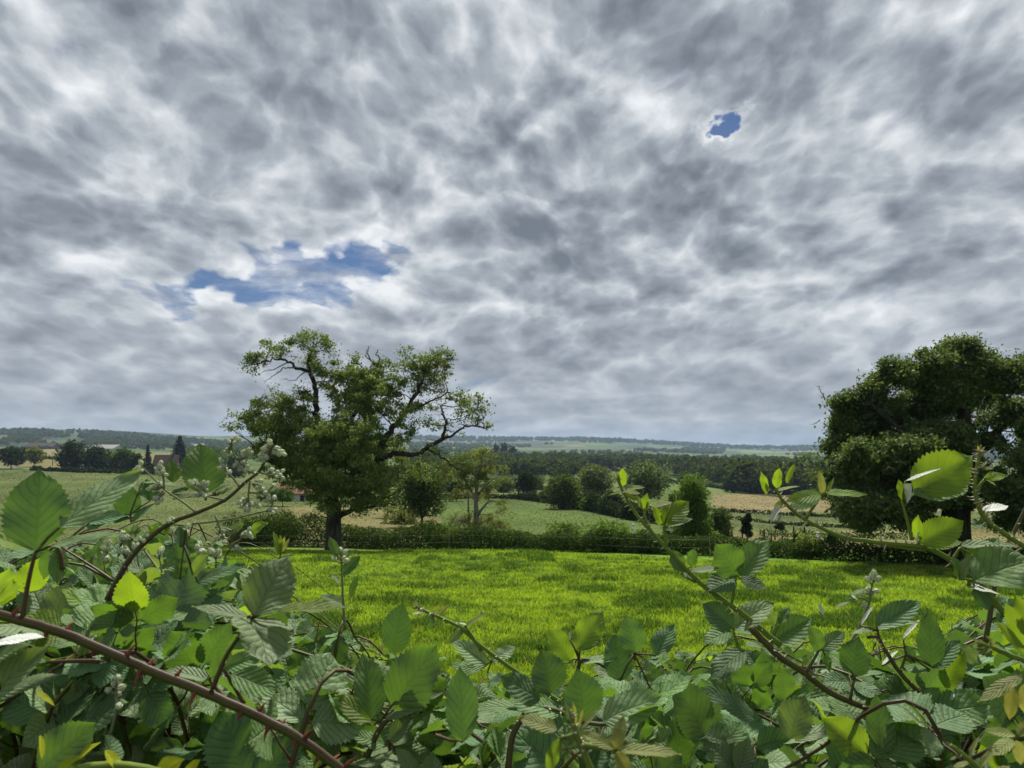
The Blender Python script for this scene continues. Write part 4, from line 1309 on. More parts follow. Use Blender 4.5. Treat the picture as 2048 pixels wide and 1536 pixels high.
def stem_mat(name, c1, c2, c3, ro=.5):
    """Ribbed shoot, reddish on one side, green on the other."""
    m, t = new_mat(name)
    uv = t.n("ShaderNodeUVMap", uv_map="uv").outputs[0]
    u, v, _z = t.sep(uv)
    tc = t.n("ShaderNodeTexCoord").outputs["Object"]
    n = t.noise(tc, 60, 4, .6)
    a = t.math("ADD", t.math("MULTIPLY", t.math("SINE", t.math("MULTIPLY", v, 6.283)), .35), n)
    col = t.mix(t.ramp(a, .25, .75), c1, c2)
    rib = t.math("COSINE", t.math("MULTIPLY", v, 6.283 * 5))
    col = t.mix(t.math("MULTIPLY", t.ramp(rib, .0, 1.0), .26), col, c3)
    p = t.n("ShaderNodeBsdfPrincipled"); t.inp(p, "Base Color", col); t.inp(p, "Roughness", ro); t.inp(p, "Specular IOR Level", .2)
    b = t.n("ShaderNodeBump"); t.inp(b, "Strength", .25); t.inp(b, "Distance", .0006)
    t.inp(b, "Height", t.math("ADD", t.math("MULTIPLY", rib, .5), t.noise(tc, 300, 3, .6))); t.L.new(b.outputs[0], p.inputs["Normal"])
    o = t.n("ShaderNodeOutputMaterial"); t.L.new(p.outputs[0], o.inputs[0])
    return m


LM = {
    "m": leaf_mat("bramble_leaf", (0.087, 0.179, 0.054), (0.147, 0.260, 0.087), (.20, .25, .17), (.15, .29, .018), .36),
    "d": leaf_mat("bramble_leaf_dark", (0.064, 0.142, 0.054), (0.108, 0.209, 0.081), (.17, .22, .15), (.10, .20, .012), .30),
    "p": leaf_mat("bramble_leaf_pale", (0.136, 0.216, 0.097), (0.200, 0.290, 0.137), (.26, .31, .22), (.24, .36, .03), .38, ro=.5),
    "y": leaf_mat("bramble_leaf_young", (.105, .190, .026), (.165, .245, .045), (.28, .34, .18), (.30, .46, .015), .5, vein=(.22, .26, .10), vein_amt=.3),
    "w": leaf_mat("bramble_leaf_downy_sunlit", (.62, .68, .60), (.74, .78, .72), (.05, .10, .03), (.30, .36, .12), .25, ro=.7, spec=.2, vein=(.30, .36, .28)),  # white downy underside, colour lightened further to stand for sunlight reflected off it
    "b": leaf_mat("bramble_leaf_shoot", (.19, .25, .065), (.28, .33, .11), (.36, .38, .24), (.40, .40, .06), .40, vein=(.20, .20, .09), ro=.6),
    "g": leaf_mat("yellowing_leaf", (.36, .44, .012), (.50, .53, .02), (.42, .44, .06), (.56, .62, .01), .5, vein=(.40, .46, .03), bump=.3),
}
SM = {
    "old": stem_mat("bramble_stem", (.040, .018, .011), (.080, .092, .018), (.13, .12, .04)),
    "green": stem_mat("bramble_shoot", (.12, .19, .025), (.19, .27, .040), (.26, .32, .08)),
    "red": stem_mat("bramble_twig", (.080, .040, .024), (.080, .085, .028), (.12, .10, .05)),
    "pale": stem_mat("downy_stalk", (.20, .22, .11), (.26, .28, .15), (.30, .32, .20), .7),
}
M["thorn_red"] = rough_mat("red_thorn", (.13, .022, .022), (.22, .06, .04), 40, (1, 1, 1), .2, .5, .001)
M["thorn_pale"] = rough_mat("pale_thorn", (.34, .32, .18), (.46, .42, .28), 40, (1, 1, 1), .2, .5, .001)
M["bud"] = rough_mat("downy_bud", (.74, .80, .58), (.92, .94, .80), 140, (1, 1, 1), .9, .9, .0012)
M["sepal"] = rough_mat("bud_sepal", (.50, .58, .32), (.70, .76, .52), 120, (1, 1, 1), .6, .9, .001)
LEAF_SLOTS = ["m", "d", "p", "y", "w", "b", "g"]
LEAF_MATS = [LM[k] for k in LEAF_SLOTS]

PT = np.array([0, .03, .08, .16, .28, .40, .52, .64, .75, .84, .91, .96, 1.0])
PW = np.array([.02, .24, .52, .78, .95, 1.0, .98, .89, .72, .50, .28, .12, .01])


def leaflet(g, L, W, fold=.22, curl=.10, wave=.06, nt=31, nv=9, twist=.0):
    """One toothed bramble leaflet: base at the origin, tip along +X, upper face +Z."""
    t = np.linspace(0, 1, nt)
    w_ = np.interp(t, PT, PW) * W / 2
    v = np.linspace(-1, 1, nv)
    T, Vv = np.meshgrid(t, v, indexing="ij")
    y = Vv * w_[:, None]
    x = T * L * np.ones_like(y)
    # double teeth: each second row of the rim steps outwards and forwards
    tooth = np.where(np.arange(nt) % 2 == 1, 1.0, -.55)[:, None] * np.sin(np.clip(t * 1.15, 0, 1) * math.pi)[:, None] ** .5
    rim = (np.abs(Vv) > .99)
    amp = W * .042 * g.uniform(.7, 1.25, (nt, 1))
    y = y + rim * np.sign(Vv) * tooth * amp
    x = x + rim * tooth * L * .012
    ph = g.uniform(0, 6.28, 4)
    z = fold * np.abs(y) * (1 - .35 * T)
    z = z - curl * L * (T ** 2) * 1.0 - curl * .5 * (y ** 2) / (W + 1e-9)
    ribs = np.cos(6.2832 * 8.0 * (T - .31 * np.abs(Vv)))
    z = z + ribs * W * .0035 * np.sin(T * 5 + ph[2])  * np.abs(Vv) ** .6 * (1 - .4 * np.abs(Vv))
    z = z + wave * W * np.abs(Vv) ** 1.5 * (np.sin(T * 9 + ph[0] + Vv * 1.3) + .6 * np.sin(T * 17 + ph[1] - Vv * 2)) * .5
    a = twist * T
    y2 = y * np.cos(a) - z * np.sin(a); z2 = y * np.sin(a) + z * np.cos(a)
    V = np.stack([x, y2, z2], -1).reshape(-1, 3)
    UV = np.stack([T, (Vv + 1) / 2], -1).reshape(-1, 2)
    i = np.arange(nt - 1)[:, None] * nv + np.arange(nv - 1)[None]
    q = np.stack([i, i + nv, i + nv + 1, i + 1], -1).reshape(-1, 4)
    return V, q, UV


def frame(x, n):
    x = np.asarray(x, float); x = x / np.linalg.norm(x)
    n = np.asarray(n, float); n = n - x * n.dot(x)
    if np.linalg.norm(n) < 1e-6: n = np.cross(x, [.3, .5, .8])
    n /= np.linalg.norm(n)
    return np.stack([x, np.cross(n, x), n])


def put_leaflet(mb, g, B, T, n, wr, kind, **kw):
    B = np.asarray(B, float); T = np.asarray(T, float)
    L = np.linalg.norm(T - B)
    curl = kw.pop("curl", g.uniform(.04, .16)); fold = kw.pop("fold", g.uniform(.08, .34))
    V, q, UV = leaflet(g, L, L * wr, fold, curl, kw.pop("wave", g.uniform(.03, .10)), twist=g.uniform(-.25, .25), **kw)
    V[:, 2] += curl * L * V[:, 0] / L                                  # keep the tip on its mark
    Fm = frame(T - B, n)
    mb.add(B + V @ Fm, q, UV, LEAF_SLOTS.index(kind))


def thorn_geo(mb, base, d, along, L, r, mat=0):
    """Broad-based, slightly hooked thorn."""
    base = np.asarray(base, float); d = np.asarray(d, float) / np.linalg.norm(d); al = np.asarray(along, float)
    al = al / (np.linalg.norm(al) + 1e-9)
    P = [base - d * r * .6, base + d * L * .25 - al * L * .02, base + d * L * .6 - al * L * .08, base + d * L - al * L * .25]
    mb.tube(P, [r * 1.5, r * .8, r * .42, r * .05], 6, mat)


def view_n(B, T, roll):
    """Normal of a leaflet: roll 0 shows its upper face to the viewer at the origin, 90 edge-on, 180 the under side."""
    B = np.asarray(B); T = np.asarray(T)
    x = (T - B) / np.linalg.norm(T - B)
    c = -B / np.linalg.norm(B)
    c = c - x * c.dot(x); c /= np.linalg.norm(c) + 1e-9
    u = np.cross(x, c)
    if u[2] < 0: u = -u                                                # rolling turns the face towards the sky
    return c * math.cos(R(roll)) + u * math.sin(R(roll))


ARC = math.pi / 180


class Cane:
    def __init__(s, name, label, pts, Y, r0, r1, mat="old", cat="bramble", group=None, seed=1):
        s.g = np.random.default_rng(seed)
        s.P = smooth_path(px_path(pts, Y), 5)
        s.Y = Y
        s.root = empty(name, Vector(s.P[0]))
        tag(s.root, label, cat, group)
        s.mat = mat
        s.rad = r0 + (r1 - r0) * np.linspace(0, 1, len(s.P))
        s.stem = MB(); s.stem.tube(s.P + s.g.normal(size=s.P.shape) * .00015, s.rad, 12)

    def side(s, pts, r0=.0016, r1=.0009, dY=0.0, name="side_shoot", mat=None):
        P = smooth_path([at(p[0], p[1], s.Y + dY + (p[2] if len(p) > 2 else 0)) for p in pts], 4)
        mb = MB(); mb.tube(P, np.linspace(r0, r1, len(P)), 8)
        link(name, mb.mesh(name, [SM[mat or s.mat]]), s.root)
        return P

    def leaf(s, stalk, leaflets, dY=0.0, stalk_mat=None, label=None):
        """stalk: photo points of the leaf stalk; leaflets: (bx, by, tx, ty, width ratio, roll, kind[, tip distance offset])."""
        mb = MB()
        slots = LEAF_MATS + [SM[stalk_mat or ("green" if s.mat == "green" else "red")]]
        Y = s.Y + dY
        if stalk:
            P = smooth_path([at(p[0], p[1], Y + (p[2] if len(p) > 2 else 0)) for p in stalk], 4)
            mb.tube(P, np.linspace(.0017, .0011, len(P)), 7, len(LEAF_MATS))
            for k in range(3):
                i = s.g.integers(1, len(P) - 1); d = rv(s.g)[0]; thorn_geo(mb, P[i], d, P[-1] - P[0], .0035, .0008, len(LEAF_MATS))
            end = P[-1]
        else:
            end = None
        for lf in leaflets:
            bx, by, tx, ty, wr, roll, kind = lf[:7]
            dt = lf[7] if len(lf) > 7 else s.g.uniform(-.25, .25) * math.hypot(tx - bx, ty - by) / F * Y
            j = s.g.uniform(-.004, .004)
            B = np.array(tuple(at(bx, by, Y + j))); T = np.array(tuple(at(tx, ty, Y + dt)))
            put_leaflet(mb, s.g, B, T, view_n(B, T, roll), wr, kind)
            if end is not None and np.linalg.norm(end - B) > .003:
                mb.tube([end, (end + B) / 2 + [0, 0, .001], B], [.0011, .0009, .0008], 6, len(LEAF_MATS))
        o = link("leaf", mb.mesh("leaf", slots), s.root)
        if label: o["label"] = label
        return o

    def thorn(s, px, py, up, L=.009, mat="thorn_red", r=.0022):
        """A thorn where the stem passes (px, py), pointing up (1) or down (-1) across the stem."""
        q = np.array(tuple(at(px, py, s.Y)))
        i = int(np.argmin(np.linalg.norm(s.P - q, axis=1))); i = min(max(i, 1), len(s.P) - 2)
        al = s.P[i + 1] - s.P[i - 1]; al /= np.linalg.norm(al)
        v = s.P[i] / np.linalg.norm(s.P[i])
        d = np.cross(al, v)
        if d[2] < 0: d = -d
        d = d * up - v * s.g.uniform(-.2, .5)
        d /= np.linalg.norm(d)
        k = (q - s.P[i]).dot(al)
        mb = MB(); thorn_geo(mb, s.P[i] + al * k + d * s.rad[i] * .75, d, al * -1, L, r)
        link("thorn", mb.mesh("thorn", [M[mat]]), s.root)

    def prickles(s, n, L=.004, mat=1, lo=.05, hi=1.0):
        for _ in range(n):
            i = int(s.g.uniform(lo, hi) * (len(s.P) - 2)) + 1
            i = min(i, len(s.P) - 2)
            al = s.P[i + 1] - s.P[i - 1]; al /= np.linalg.norm(al)
            d = np.cross(al, rv(s.g)[0]); d /= np.linalg.norm(d)
            thorn_geo(s.stem, s.P[i] + d * s.rad[i] * .8, d, -al, L * s.g.uniform(.6, 1.3), .0009, mat)

    def buds(s, spots, r=.0034, dY=0.0):
        """spots: (px, py, stalk px, stalk py[, size])."""
        for b in spots:
            px, py, sx, sy = b[:4]; k = b[4] if len(b) > 4 else 1.0
            C = np.array(tuple(at(px, py, s.Y + dY + s.g.uniform(-.006, .006)))); S = np.array(tuple(at(sx, sy, s.Y + dY)))
            mb = MB(); mb.tube([S, (S + C) / 2 + s.g.normal(size=3) * .0008, C], [.0011, .0009, .0008], 6)
            st = link("bud_stalk", mb.mesh("bud_stalk", [SM["pale"]]), s.root)
            bud = bud_mesh(int(s.g.integers(0, 3)))
            o = bpy.data.objects.new("flower_bud", bud); COL.objects.link(o); o.parent = s.root
            o.matrix_parent_inverse = Matrix.Translation(-Vector(s.root.location))
            ax = Vector(C - S).normalized()
            o.location = C; o.rotation_euler = ax.to_track_quat("Z", "Y").to_euler()
            q = r * k * s.g.uniform(.85, 1.2); o.scale = (q, q, q * s.g.uniform(.9, 1.15))

    def done(s):
        link("stem", s.stem.mesh("stem", [SM[s.mat], M["thorn_pale"]]), s.root)
        return s.root


def soften(m, amt=.4):
    """Downy things let some light through."""
    t = m.node_tree; p = next(n for n in t.nodes if n.type == "BSDF_PRINCIPLED"); o = next(n for n in t.nodes if n.type == "OUTPUT_MATERIAL")
    tr = t.nodes.new("ShaderNodeBsdfTranslucent"); mx = t.nodes.new("ShaderNodeMixShader"); mx.inputs[0].default_value = amt
    t.links.new(p.inputs["Base Color"].links[0].from_socket, tr.inputs[0])
    t.links.new(p.outputs[0], mx.inputs[1]); t.links.new(tr.outputs[0], mx.inputs[2]); t.links.new(mx.outputs[0], o.inputs[0])


soften(M["bud"], .45); soften(M["sepal"], .45); soften(SM["pale"], .35); soften(SM["green"], .25)
BUDS = {}


def bud_mesh(k):
    if k not in BUDS:
        g = np.random.default_rng(50 + k)
        mb = MB()
        nu, nw = 14, 10
        th = np.linspace(0, 2 * math.pi, nu, endpoint=False); ph = np.linspace(.02, math.pi - .02, nw)
        Pp, Tt = np.meshgrid(ph, th, indexing="ij")
        rr = 1 + .07 * np.cos(5 * Tt) * np.sin(Pp) + g.normal(size=Pp.shape) * .035
        z = np.cos(Pp) * rr; z = np.where(z > .6, z + (z - .6) * .8, z)
        V = np.stack([np.sin(Pp) * np.cos(Tt) * rr, np.sin(Pp) * np.sin(Tt) * rr, z], -1).reshape(-1, 3)
        i = np.arange(nw - 1)[:, None] * nu; j = np.arange(nu)[None]; kx = (j + 1) % nu
        mb.add(V, np.stack([i + j, i + nu + j, i + nu + kx, i + kx], -1).reshape(-1, 4))
        for q in range(5):                                              # sepal tips drawn out over the bud
            a = q * 1.2566 + g.uniform(-.2, .2)
            d = np.array([math.cos(a), math.sin(a), 0])
            mb.tube([d * .75 + [0, 0, -.6], d * 1.05 + [0, 0, .1], d * .65 + [0, 0, .95], d * .35 + [0, 0, 1.6 + .3 * g.random()]], [.10, .26, .16, .03], 5, 1)
        BUDS[k] = mb.mesh("flower_bud", [M["bud"], M["sepal"]])
    return BUDS[k]
# ------------------------------------------------------------------ the canes one can pick out in the photograph
# A: thick thorny cane across the lower corner
c = Cane("bramble_cane", "thick ribbed brown green cane with big red thorns crossing the lower corner of the hedge", [(-60, 1215), (45, 1242), (130, 1268), (230, 1310), (310, 1345), (410, 1385), (520, 1435), (600, 1478), (690, 1545), (740, 1590)], .50, .0031, .0030, "old", seed=1)
for x, y, u, L_ in ((26, 1228, 1, .008), (131, 1262, 1, .008), (251, 1312, 1, .012), (297, 1330, 1, .007), (352, 1352, 1, .009), (390, 1385, -1, .012), (280, 1345, -1, .013), (516, 1425, 1, .010), (480, 1430, -1, .007), (538, 1452, -1, .011), (560, 1455, 1, .005), (610, 1475, 1, .010), (588, 1487, -1, .007), (638, 1512, -1, .008), (690, 1535, 1, .012), (665, 1525, 1, .005), (95, 1262, -1, .006), (190, 1300, -1, .006)):
    c.thorn(x, y, u, L_ * .85, "thorn_red", .0016)
c.leaf([(45, 1238), (52, 1190), (62, 1140), (72, 1103)], [(72, 1102, 82, 938, .70, 12, "m", .01), (70, 1100, -40, 1066, .42, 48, "y"), (102, 1092, 256, 1066, .26, 62, "p"), (118, 1056, 282, 942, .44, 48, "p", .03)], label="large backlit leaf standing up on the thick thorny cane")
c.leaf([(125, 1140), (122, 1110), (116, 1095)], [(116, 1096, 114, 1168, .55, 25, "m"), (100, 1100, 88, 1160, .5, 35, "m")], .06)
c.leaf([(-10, 1400), (0, 1392)], [(-30, 1400, 98, 1292, .52, 38, "p"), (-20, 1400, 125, 1348, .34, 58, "p"), (-30, 1330, 60, 1290, .5, 60, "m"), (-14, 1286, 92, 1274, .5, 66, "w")], -.02)
c.leaf([(425, 1378), (440, 1340), (458, 1302), (505, 1236)], [(508, 1232, 578, 1114, .74, 22, "p", .02), (500, 1236, 538, 1334, .92, 42, "p", -.03), (496, 1234, 384, 1212, .32, 55, "p"), (545, 1224, 706, 1216, .34, 66, "y")], label="broad pale grey green leaf with overlapping rounded leaflets")
c.leaf([(488, 1408), (470, 1375), (446, 1338)], [(448, 1336, 530, 1312, .48, 35, "m"), (462, 1348, 558, 1386, .60, 28, "m")], .03)
c.leaf([(200, 1322), (150, 1322), (92, 1324)], [(92, 1324, 20, 1330, .4, 60, "m")], .03)
c.leaf([(455, 1405), (420, 1360)], [(420, 1360, 330, 1340, .40, 50, "p"), (425, 1358, 440, 1300, .40, 50, "m")], .05)
c.done()

# B: flowering branch with clusters of white buds
c = Cane("bramble_flower_branch", "reddish flowering bramble branch with forked clusters of downy white buds before the meadow", [(215, 1200), (235, 1160), (262, 1115), (290, 1085), (330, 1052), (360, 1038), (395, 1025), (450, 1000), (490, 965), (516, 945), (534, 915), (546, 890)], .85, .0034, .0011, "red", seed=2)
c.prickles(26, .004)
for pts in ([(395, 1027), (360, 1000), (330, 980), (305, 955), (284, 935)], [(515, 950), (492, 938), (470, 912), (462, 885)], [(480, 975), (465, 955), (455, 942)], [(520, 945), (545, 950), (562, 945)], [(500, 962), (497, 990), (500, 1010)], [(498, 985), (530, 985), (546, 972)], [(450, 1000), (425, 995), (405, 990)], [(328, 978), (327, 958), (322, 940)], [(412, 996), (408, 980), (406, 968)],
            [(385, 1048), (450, 1040), (520, 1025), (548, 1018)], [(540, 1020), (545, 1008), (546, 998)], [(482, 928), (490, 940), (505, 945)], [(430, 1030), (445, 1070), (455, 1085), (460, 1098)], [(458, 1092), (480, 1078), (496, 1060)]):
    c.side(pts, .0012, .0008, name="flower_stalk", mat="pale")
SP = []
for px, py, sx, sy in ((470, 876, 462, 886), (477, 880, 464, 890), (464, 880, 462, 890), (540, 886, 546, 892), (553, 896, 545, 897), (530, 899, 540, 902), (563, 903, 545, 905), (548, 905, 541, 906), (526, 906, 538, 908), (533, 915, 535, 914), (522, 916, 532, 920), (540, 882, 546, 890), (534, 893, 543, 897), (558, 908, 543, 908),
                       (492, 908, 478, 922), (486, 905, 476, 918), (480, 918, 474, 915), (490, 920, 480, 926), (476, 926, 478, 924), (494, 932, 486, 932), (485, 934, 484, 930), (470, 930, 474, 924), (497, 900, 484, 920),
                       (458, 944, 456, 943), (446, 932, 456, 942), (443, 922, 452, 938), (505, 941, 500, 943), (452, 910, 464, 898), (455, 900, 463, 893),
                       (543, 940, 535, 947), (554, 944, 546, 950), (565, 942, 556, 948), (560, 950, 550, 950), (521, 962, 510, 962), (520, 972, 505, 968), (545, 972, 540, 978), (531, 986, 522, 986), (524, 978, 515, 986),
                       (490, 1009, 498, 1002), (503, 1008, 500, 1004), (512, 1006, 501, 1004), (497, 1019, 500, 1010), (486, 1000, 497, 995), (492, 1019, 499, 1008), (537, 998, 545, 1005), (548, 996, 546, 1002), (541, 1019, 534, 1022), (551, 1020, 545, 1018),
                       (407, 965, 407, 972), (383, 966, 400, 985), (392, 964, 404, 980), (396, 990, 410, 991), (404, 986, 411, 990), (389, 990, 405, 990), (408, 974, 409, 982), (414, 968, 409, 976), (320, 934, 323, 944), (316, 946, 323, 950), (326, 944, 324, 950), (322, 926, 322, 938),
                       (311, 972, 322, 976), (318, 968, 324, 974), (304, 974, 318, 978), (310, 996, 325, 982), (319, 992, 326, 982), (282, 926, 286, 936), (278, 935, 286, 938), (316, 1004, 330, 985),
                       (445, 1072, 452, 1078), (449, 1084, 455, 1086), (492, 1066, 490, 1068), (499, 1058, 495, 1062), (474, 1094, 462, 1090), (480, 1098, 462, 1094), (497, 1068, 492, 1066), (435, 1075, 447, 1074), (344, 1038, 350, 1044), (250, 1076, 262, 1100), (278, 1078, 285, 1088), (287, 1082, 289, 1086)):
    SP.append((px, py, sx, sy))
c.buds(SP, .0024)
for dx_, dy_ in ((5, 6), (-6, 4)):
    c.buds([(a + dx_, b + dy_, sx, sy) for a, b, sx, sy in SP[::2]], .0021)
g_ = np.random.default_rng(91)
for cx, cy in ((212, 1092), (245, 1078), (272, 1100), (342, 1066), (372, 1062), (396, 1098), (318, 1112), (430, 1112), (250, 1112), (205, 1112)):
    c.side([(cx + 6, cy + 34, .12), (cx + 3, cy + 16, .12), (cx, cy, .12)], .001, .0007, name="flower_stalk", mat="pale")
    c.buds([(cx + g_.uniform(-10, 10), cy + g_.uniform(-12, 6), cx + 1, cy + 6) for _ in range(4)], .0033, .12)
c.leaf([(412, 1000), (410, 990)], [(410, 988, 401, 886, .82, 14, "m", .01)], .05, label="dark green pointed leaf standing up behind the bud clusters")
c.leaf(None, [(346, 965, 342, 918, .66, 25, "m")], .05)
c.leaf([(270, 1040), (260, 1030)], [(250, 1030, 264, 972, .95, 22, "d"), (300, 1002, 292, 958, .85, 20, "d"), (285, 965, 362, 972, .24, 70, "p"), (262, 1045, 310, 1006, .40, 55, "d")], .04)
c.leaf([(440, 985), (436, 990)], [(430, 992, 470, 976, .42, 62, "p"), (425, 986, 462, 968, .4, 65, "p"), (340, 990, 380, 976, .4, 60, "d"), (345, 998, 390, 990, .35, 62, "p")], .05)
c.leaf([(232, 1165), (180, 1130), (122, 1094)], [(170, 1050, 262, 1036, .45, 55, "d"), (172, 1060, 196, 1050, .5, 40, "p"), (180, 1045, 268, 1028, .4, 50, "d")], .05)
c.leaf([(372, 1060), (368, 1090)], [(362, 1095, 358, 1052, .65, 30, "d"), (360, 1160, 350, 1112, .8, 25, "m"), (385, 1150, 420, 1105, .5, 35, "p"), (395, 1165, 490, 1130, .42, 55, "d")], .02)
c.leaf([(455, 1085), (480, 1066)], [(455, 1065, 490, 1050, .5, 45, "p"), (500, 1065, 535, 1045, .55, 35, "y"), (430, 1055, 462, 1060, .4, 55, "p"), (485, 1045, 478, 1030, .5, 30, "y"), (505, 1068, 512, 1078, .5, 30, "y")], .02)
c.leaf([(300, 1080), (310, 1065)], [(305, 1070, 300, 1050, .5, 30, "y"), (330, 1070, 340, 1045, .4, 30, "y"), (318, 1066, 322, 1050, .4, 20, "y")], .0)
c.done()

# C: arching prickly shoot before the valley trees
c = Cane("bramble_shoot", "long arching green shoot with pale prickles and fresh leaves before the valley trees", [(1560, 1290), (1500, 1240), (1465, 1213), (1440, 1195), (1400, 1165), (1350, 1115), (1300, 1060), (1270, 1025), (1247, 985), (1234, 955)], .80, .0032, .0014, "green", seed=3)
c.prickles(46, .0058)
c.leaf(None, [(1244, 972, 1246, 936, .52, 20, "y"), (1252, 978, 1290, 974, .36, 45, "y"), (1250, 982, 1282, 988, .34, 50, "b"), (1240, 986, 1217, 991, .26, 120, "w"), (1236, 965, 1221, 944, .22, 60, "b"), (1238, 968, 1229, 938, .22, 60, "b"), (1240, 970, 1236, 942, .18, 50, "b"), (1252, 990, 1278, 1000, .4, 30, "y")])
c.leaf([(1300, 1060), (1292, 1040), (1287, 1022)], [(1288, 1022, 1294, 986, .62, 30, "y"), (1284, 1018, 1272, 988, .40, 40, "b"), (1292, 1018, 1298, 1000, .4, 110, "w")])
c.leaf([(1334, 1095), (1330, 1070), (1328, 1050)], [(1326, 1048, 1378, 1002, .66, 24, "y"), (1330, 1052, 1386, 1038, .46, 50, "m"), (1322, 1050, 1306, 1010, .5, 35, "y"), (1345, 1005, 1300, 1016, .34, 55, "b"), (1330, 1058, 1350, 1062, .45, 50, "m")], label="bright yellow green young leaf high on the arching shoot")
c.leaf([(1365, 1132), (1372, 1140)], [(1362, 1142, 1344, 1098, .70, 24, "m"), (1384, 1134, 1388, 1096, .62, 28, "m"), (1380, 1145, 1442, 1136, .40, 65, "p"), (1362, 1150, 1400, 1165, .5, 55, "m")])
c.leaf([(1462, 1212), (1468, 1180), (1473, 1152)], [(1476, 1150, 1430, 1088, .86, 18, "m"), (1478, 1150, 1538, 1078, .66, 22, "m"), (1470, 1156, 1412, 1182, .8, 30, "d"), (1480, 1158, 1534, 1176, .55, 35, "d"), (1470, 1148, 1405, 1140, .3, 66, "p")], label="large three part backlit leaf at the lower bend of the arching shoot")
c.leaf([(1480, 1300), (1472, 1280), (1466, 1260)], [(1468, 1256, 1548, 1203, .58, 30, "p"), (1466, 1256, 1404, 1206, .76, 30, "d"), (1463, 1262, 1406, 1286, .74, 32, "m"), (1470, 1260, 1520, 1270, .5, 58, "d")])
c.leaf([(1540, 1300), (1542, 1290)], [(1545, 1286, 1624, 1238, .66, 26, "m"), (1558, 1248, 1580, 1212, .55, 30, "m"), (1550, 1250, 1535, 1220, .6, 40, "p")], .03)
c.done()

# D: arching shoot towards the dark tree
c = Cane("bramble_shoot", "arching thorny shoot reaching out before the terraces, with bright tip leaves", [(2010, 1230), (1970, 1180), (1935, 1150), (1900, 1120), (1850, 1095), (1760, 1085), (1690, 1075), (1630, 1050), (1590, 1025), (1565, 1000), (1550, 978)], .74, .0030, .0013, "green", seed=4)
c.side([(1850, 1100), (1820, 1098), (1780, 1092), (1740, 1085)], .0014, .0009)
for x, y, u in ((1590, 1020, 1), (1572, 1010, -1), (1632, 1048, 1), (1642, 1055, 1), (1693, 1072, 1), (1700, 1073, 1), (1696, 1078, -1), (1762, 1083, 1), (1792, 1084, 1), (1770, 1090, -1), (1612, 1045, -1), (1812, 1092, 1), (1905, 1122, -1), (1895, 1115, 1), (1580, 1012, 1), (1602, 1028, 1)):
    c.thorn(x, y, u, .0075, "thorn_pale", .0011)
c.prickles(14, .004)
c.leaf(None, [(1534, 988, 1521, 942, .34, 35, "y"), (1553, 976, 1560, 936, .48, 28, "y"), (1573, 966, 1591, 926, .30, 35, "y"), (1545, 985, 1600, 972, .22, 60, "b"), (1536, 985, 1530, 965, .4, 45, "b")])
c.leaf([(1612, 1036), (1628, 1012), (1643, 992)], [(1642, 988, 1571, 1004, .36, 30, "y"), (1642, 992, 1578, 1020, .46, 34, "m"), (1644, 988, 1638, 940, .42, 40, "b"), (1648, 986, 1734, 990, .24, 58, "y"), (1655, 986, 1668, 956, .25, 40, "y")], label="fresh leaf of narrow yellow green leaflets near the shoot tip")
c.leaf(None, [(1563, 1012, 1541, 1046, .56, 62, "w"), (1565, 1030, 1556, 1046, .6, 62, "w"), (1566, 1000, 1548, 1025, .5, 35, "b")])
c.leaf([(1824, 1080), (1814, 1040), (1804, 1002)], [(1828, 986, 1944, 912, .64, 14, "y", .01), (1828, 990, 1938, 966, .46, 34, "m", .02), (1811, 962, 1884, 936, .20, 62, "w", -.02), (1812, 1002, 1824, 968, .55, 62, "w", -.02), (1804, 1002, 1796, 958, .42, 40, "y")], label="big bright backlit leaf before the dark tree")
c.leaf([(1830, 1100), (1834, 1090)], [(1840, 1086, 1928, 1042, .66, 18, "y"), (1838, 1082, 1836, 1028, .40, 30, "y"), (1848, 1092, 1926, 1084, .40, 40, "y"), (1834, 1090, 1839, 1055, .2, 62, "w")])
c.leaf([(1905, 1120), (1920, 1095)], [(1922, 1092, 2034, 1090, .28, 58, "p"), (1932, 1118, 2005, 1098, .62, 22, "m"), (1955, 1120, 2000, 1075, .5, 35, "m")], .02)
c.leaf([(1940, 1175), (1938, 1160)], [(1945, 1162, 2075, 1116, .58, 22, "m"), (1918, 1160, 1946, 1108, .54, 40, "p"), (1935, 1172, 2000, 1188, .30, 62, "w"), (1950, 1172, 1978, 1222, .62, 30, "d"), (1925, 1160, 1905, 1110, .5, 40, "m")], -.03)
c.done()

# E: upright prickly tip
c = Cane("bramble_shoot", "upright prickly green shoot tip bristling against the dark tree", [(2120, 1140), (2060, 1100), (2020, 1075), (1985, 1050), (1965, 1030), (1955, 1005), (1950, 975), (1953, 940), (1958, 915), (1960, 900)], .72, .0026, .0015, "green", seed=5)
c.prickles(80, .0048, lo=.15)
c.leaf(None, [(1960, 905, 1970, 893, .35, 40, "b"), (1960, 910, 1978, 908, .3, 40, "b"), (1960, 902, 1962, 888, .4, 40, "b"), (1958, 908, 1955, 890, .3, 40, "b")])
c.leaf(None, [(1962, 936, 1975, 922, .35, 40, "b"), (1964, 938, 1988, 936, .35, 40, "b")])
c.leaf([(1955, 985), (1960, 970), (1970, 958)], [(1970, 958, 2010, 950, .40, 24, "y"), (1968, 957, 1990, 944, .35, 30, "b"), (1972, 960, 1992, 972, .4, 110, "w")])
c.leaf([(1964, 1028), (1968, 1022)], [(1966, 1022, 2018, 1012, .52, 62, "w"), (1968, 1024, 1990, 1004, .3, 62, "w")])
c.leaf([(1990, 1055), (1985, 1045)], [(1985, 1048, 1940, 1050, .35, 40, "d")])
c.done()
c = Cane("bramble_cane", "reddish brown cane rising past the edge leaves beneath the upright shoot", [(1970, 1290), (1985, 1200), (2000, 1120), (2030, 1060), (2060, 1000)], .8, .0026, .0018, "red", seed=6)
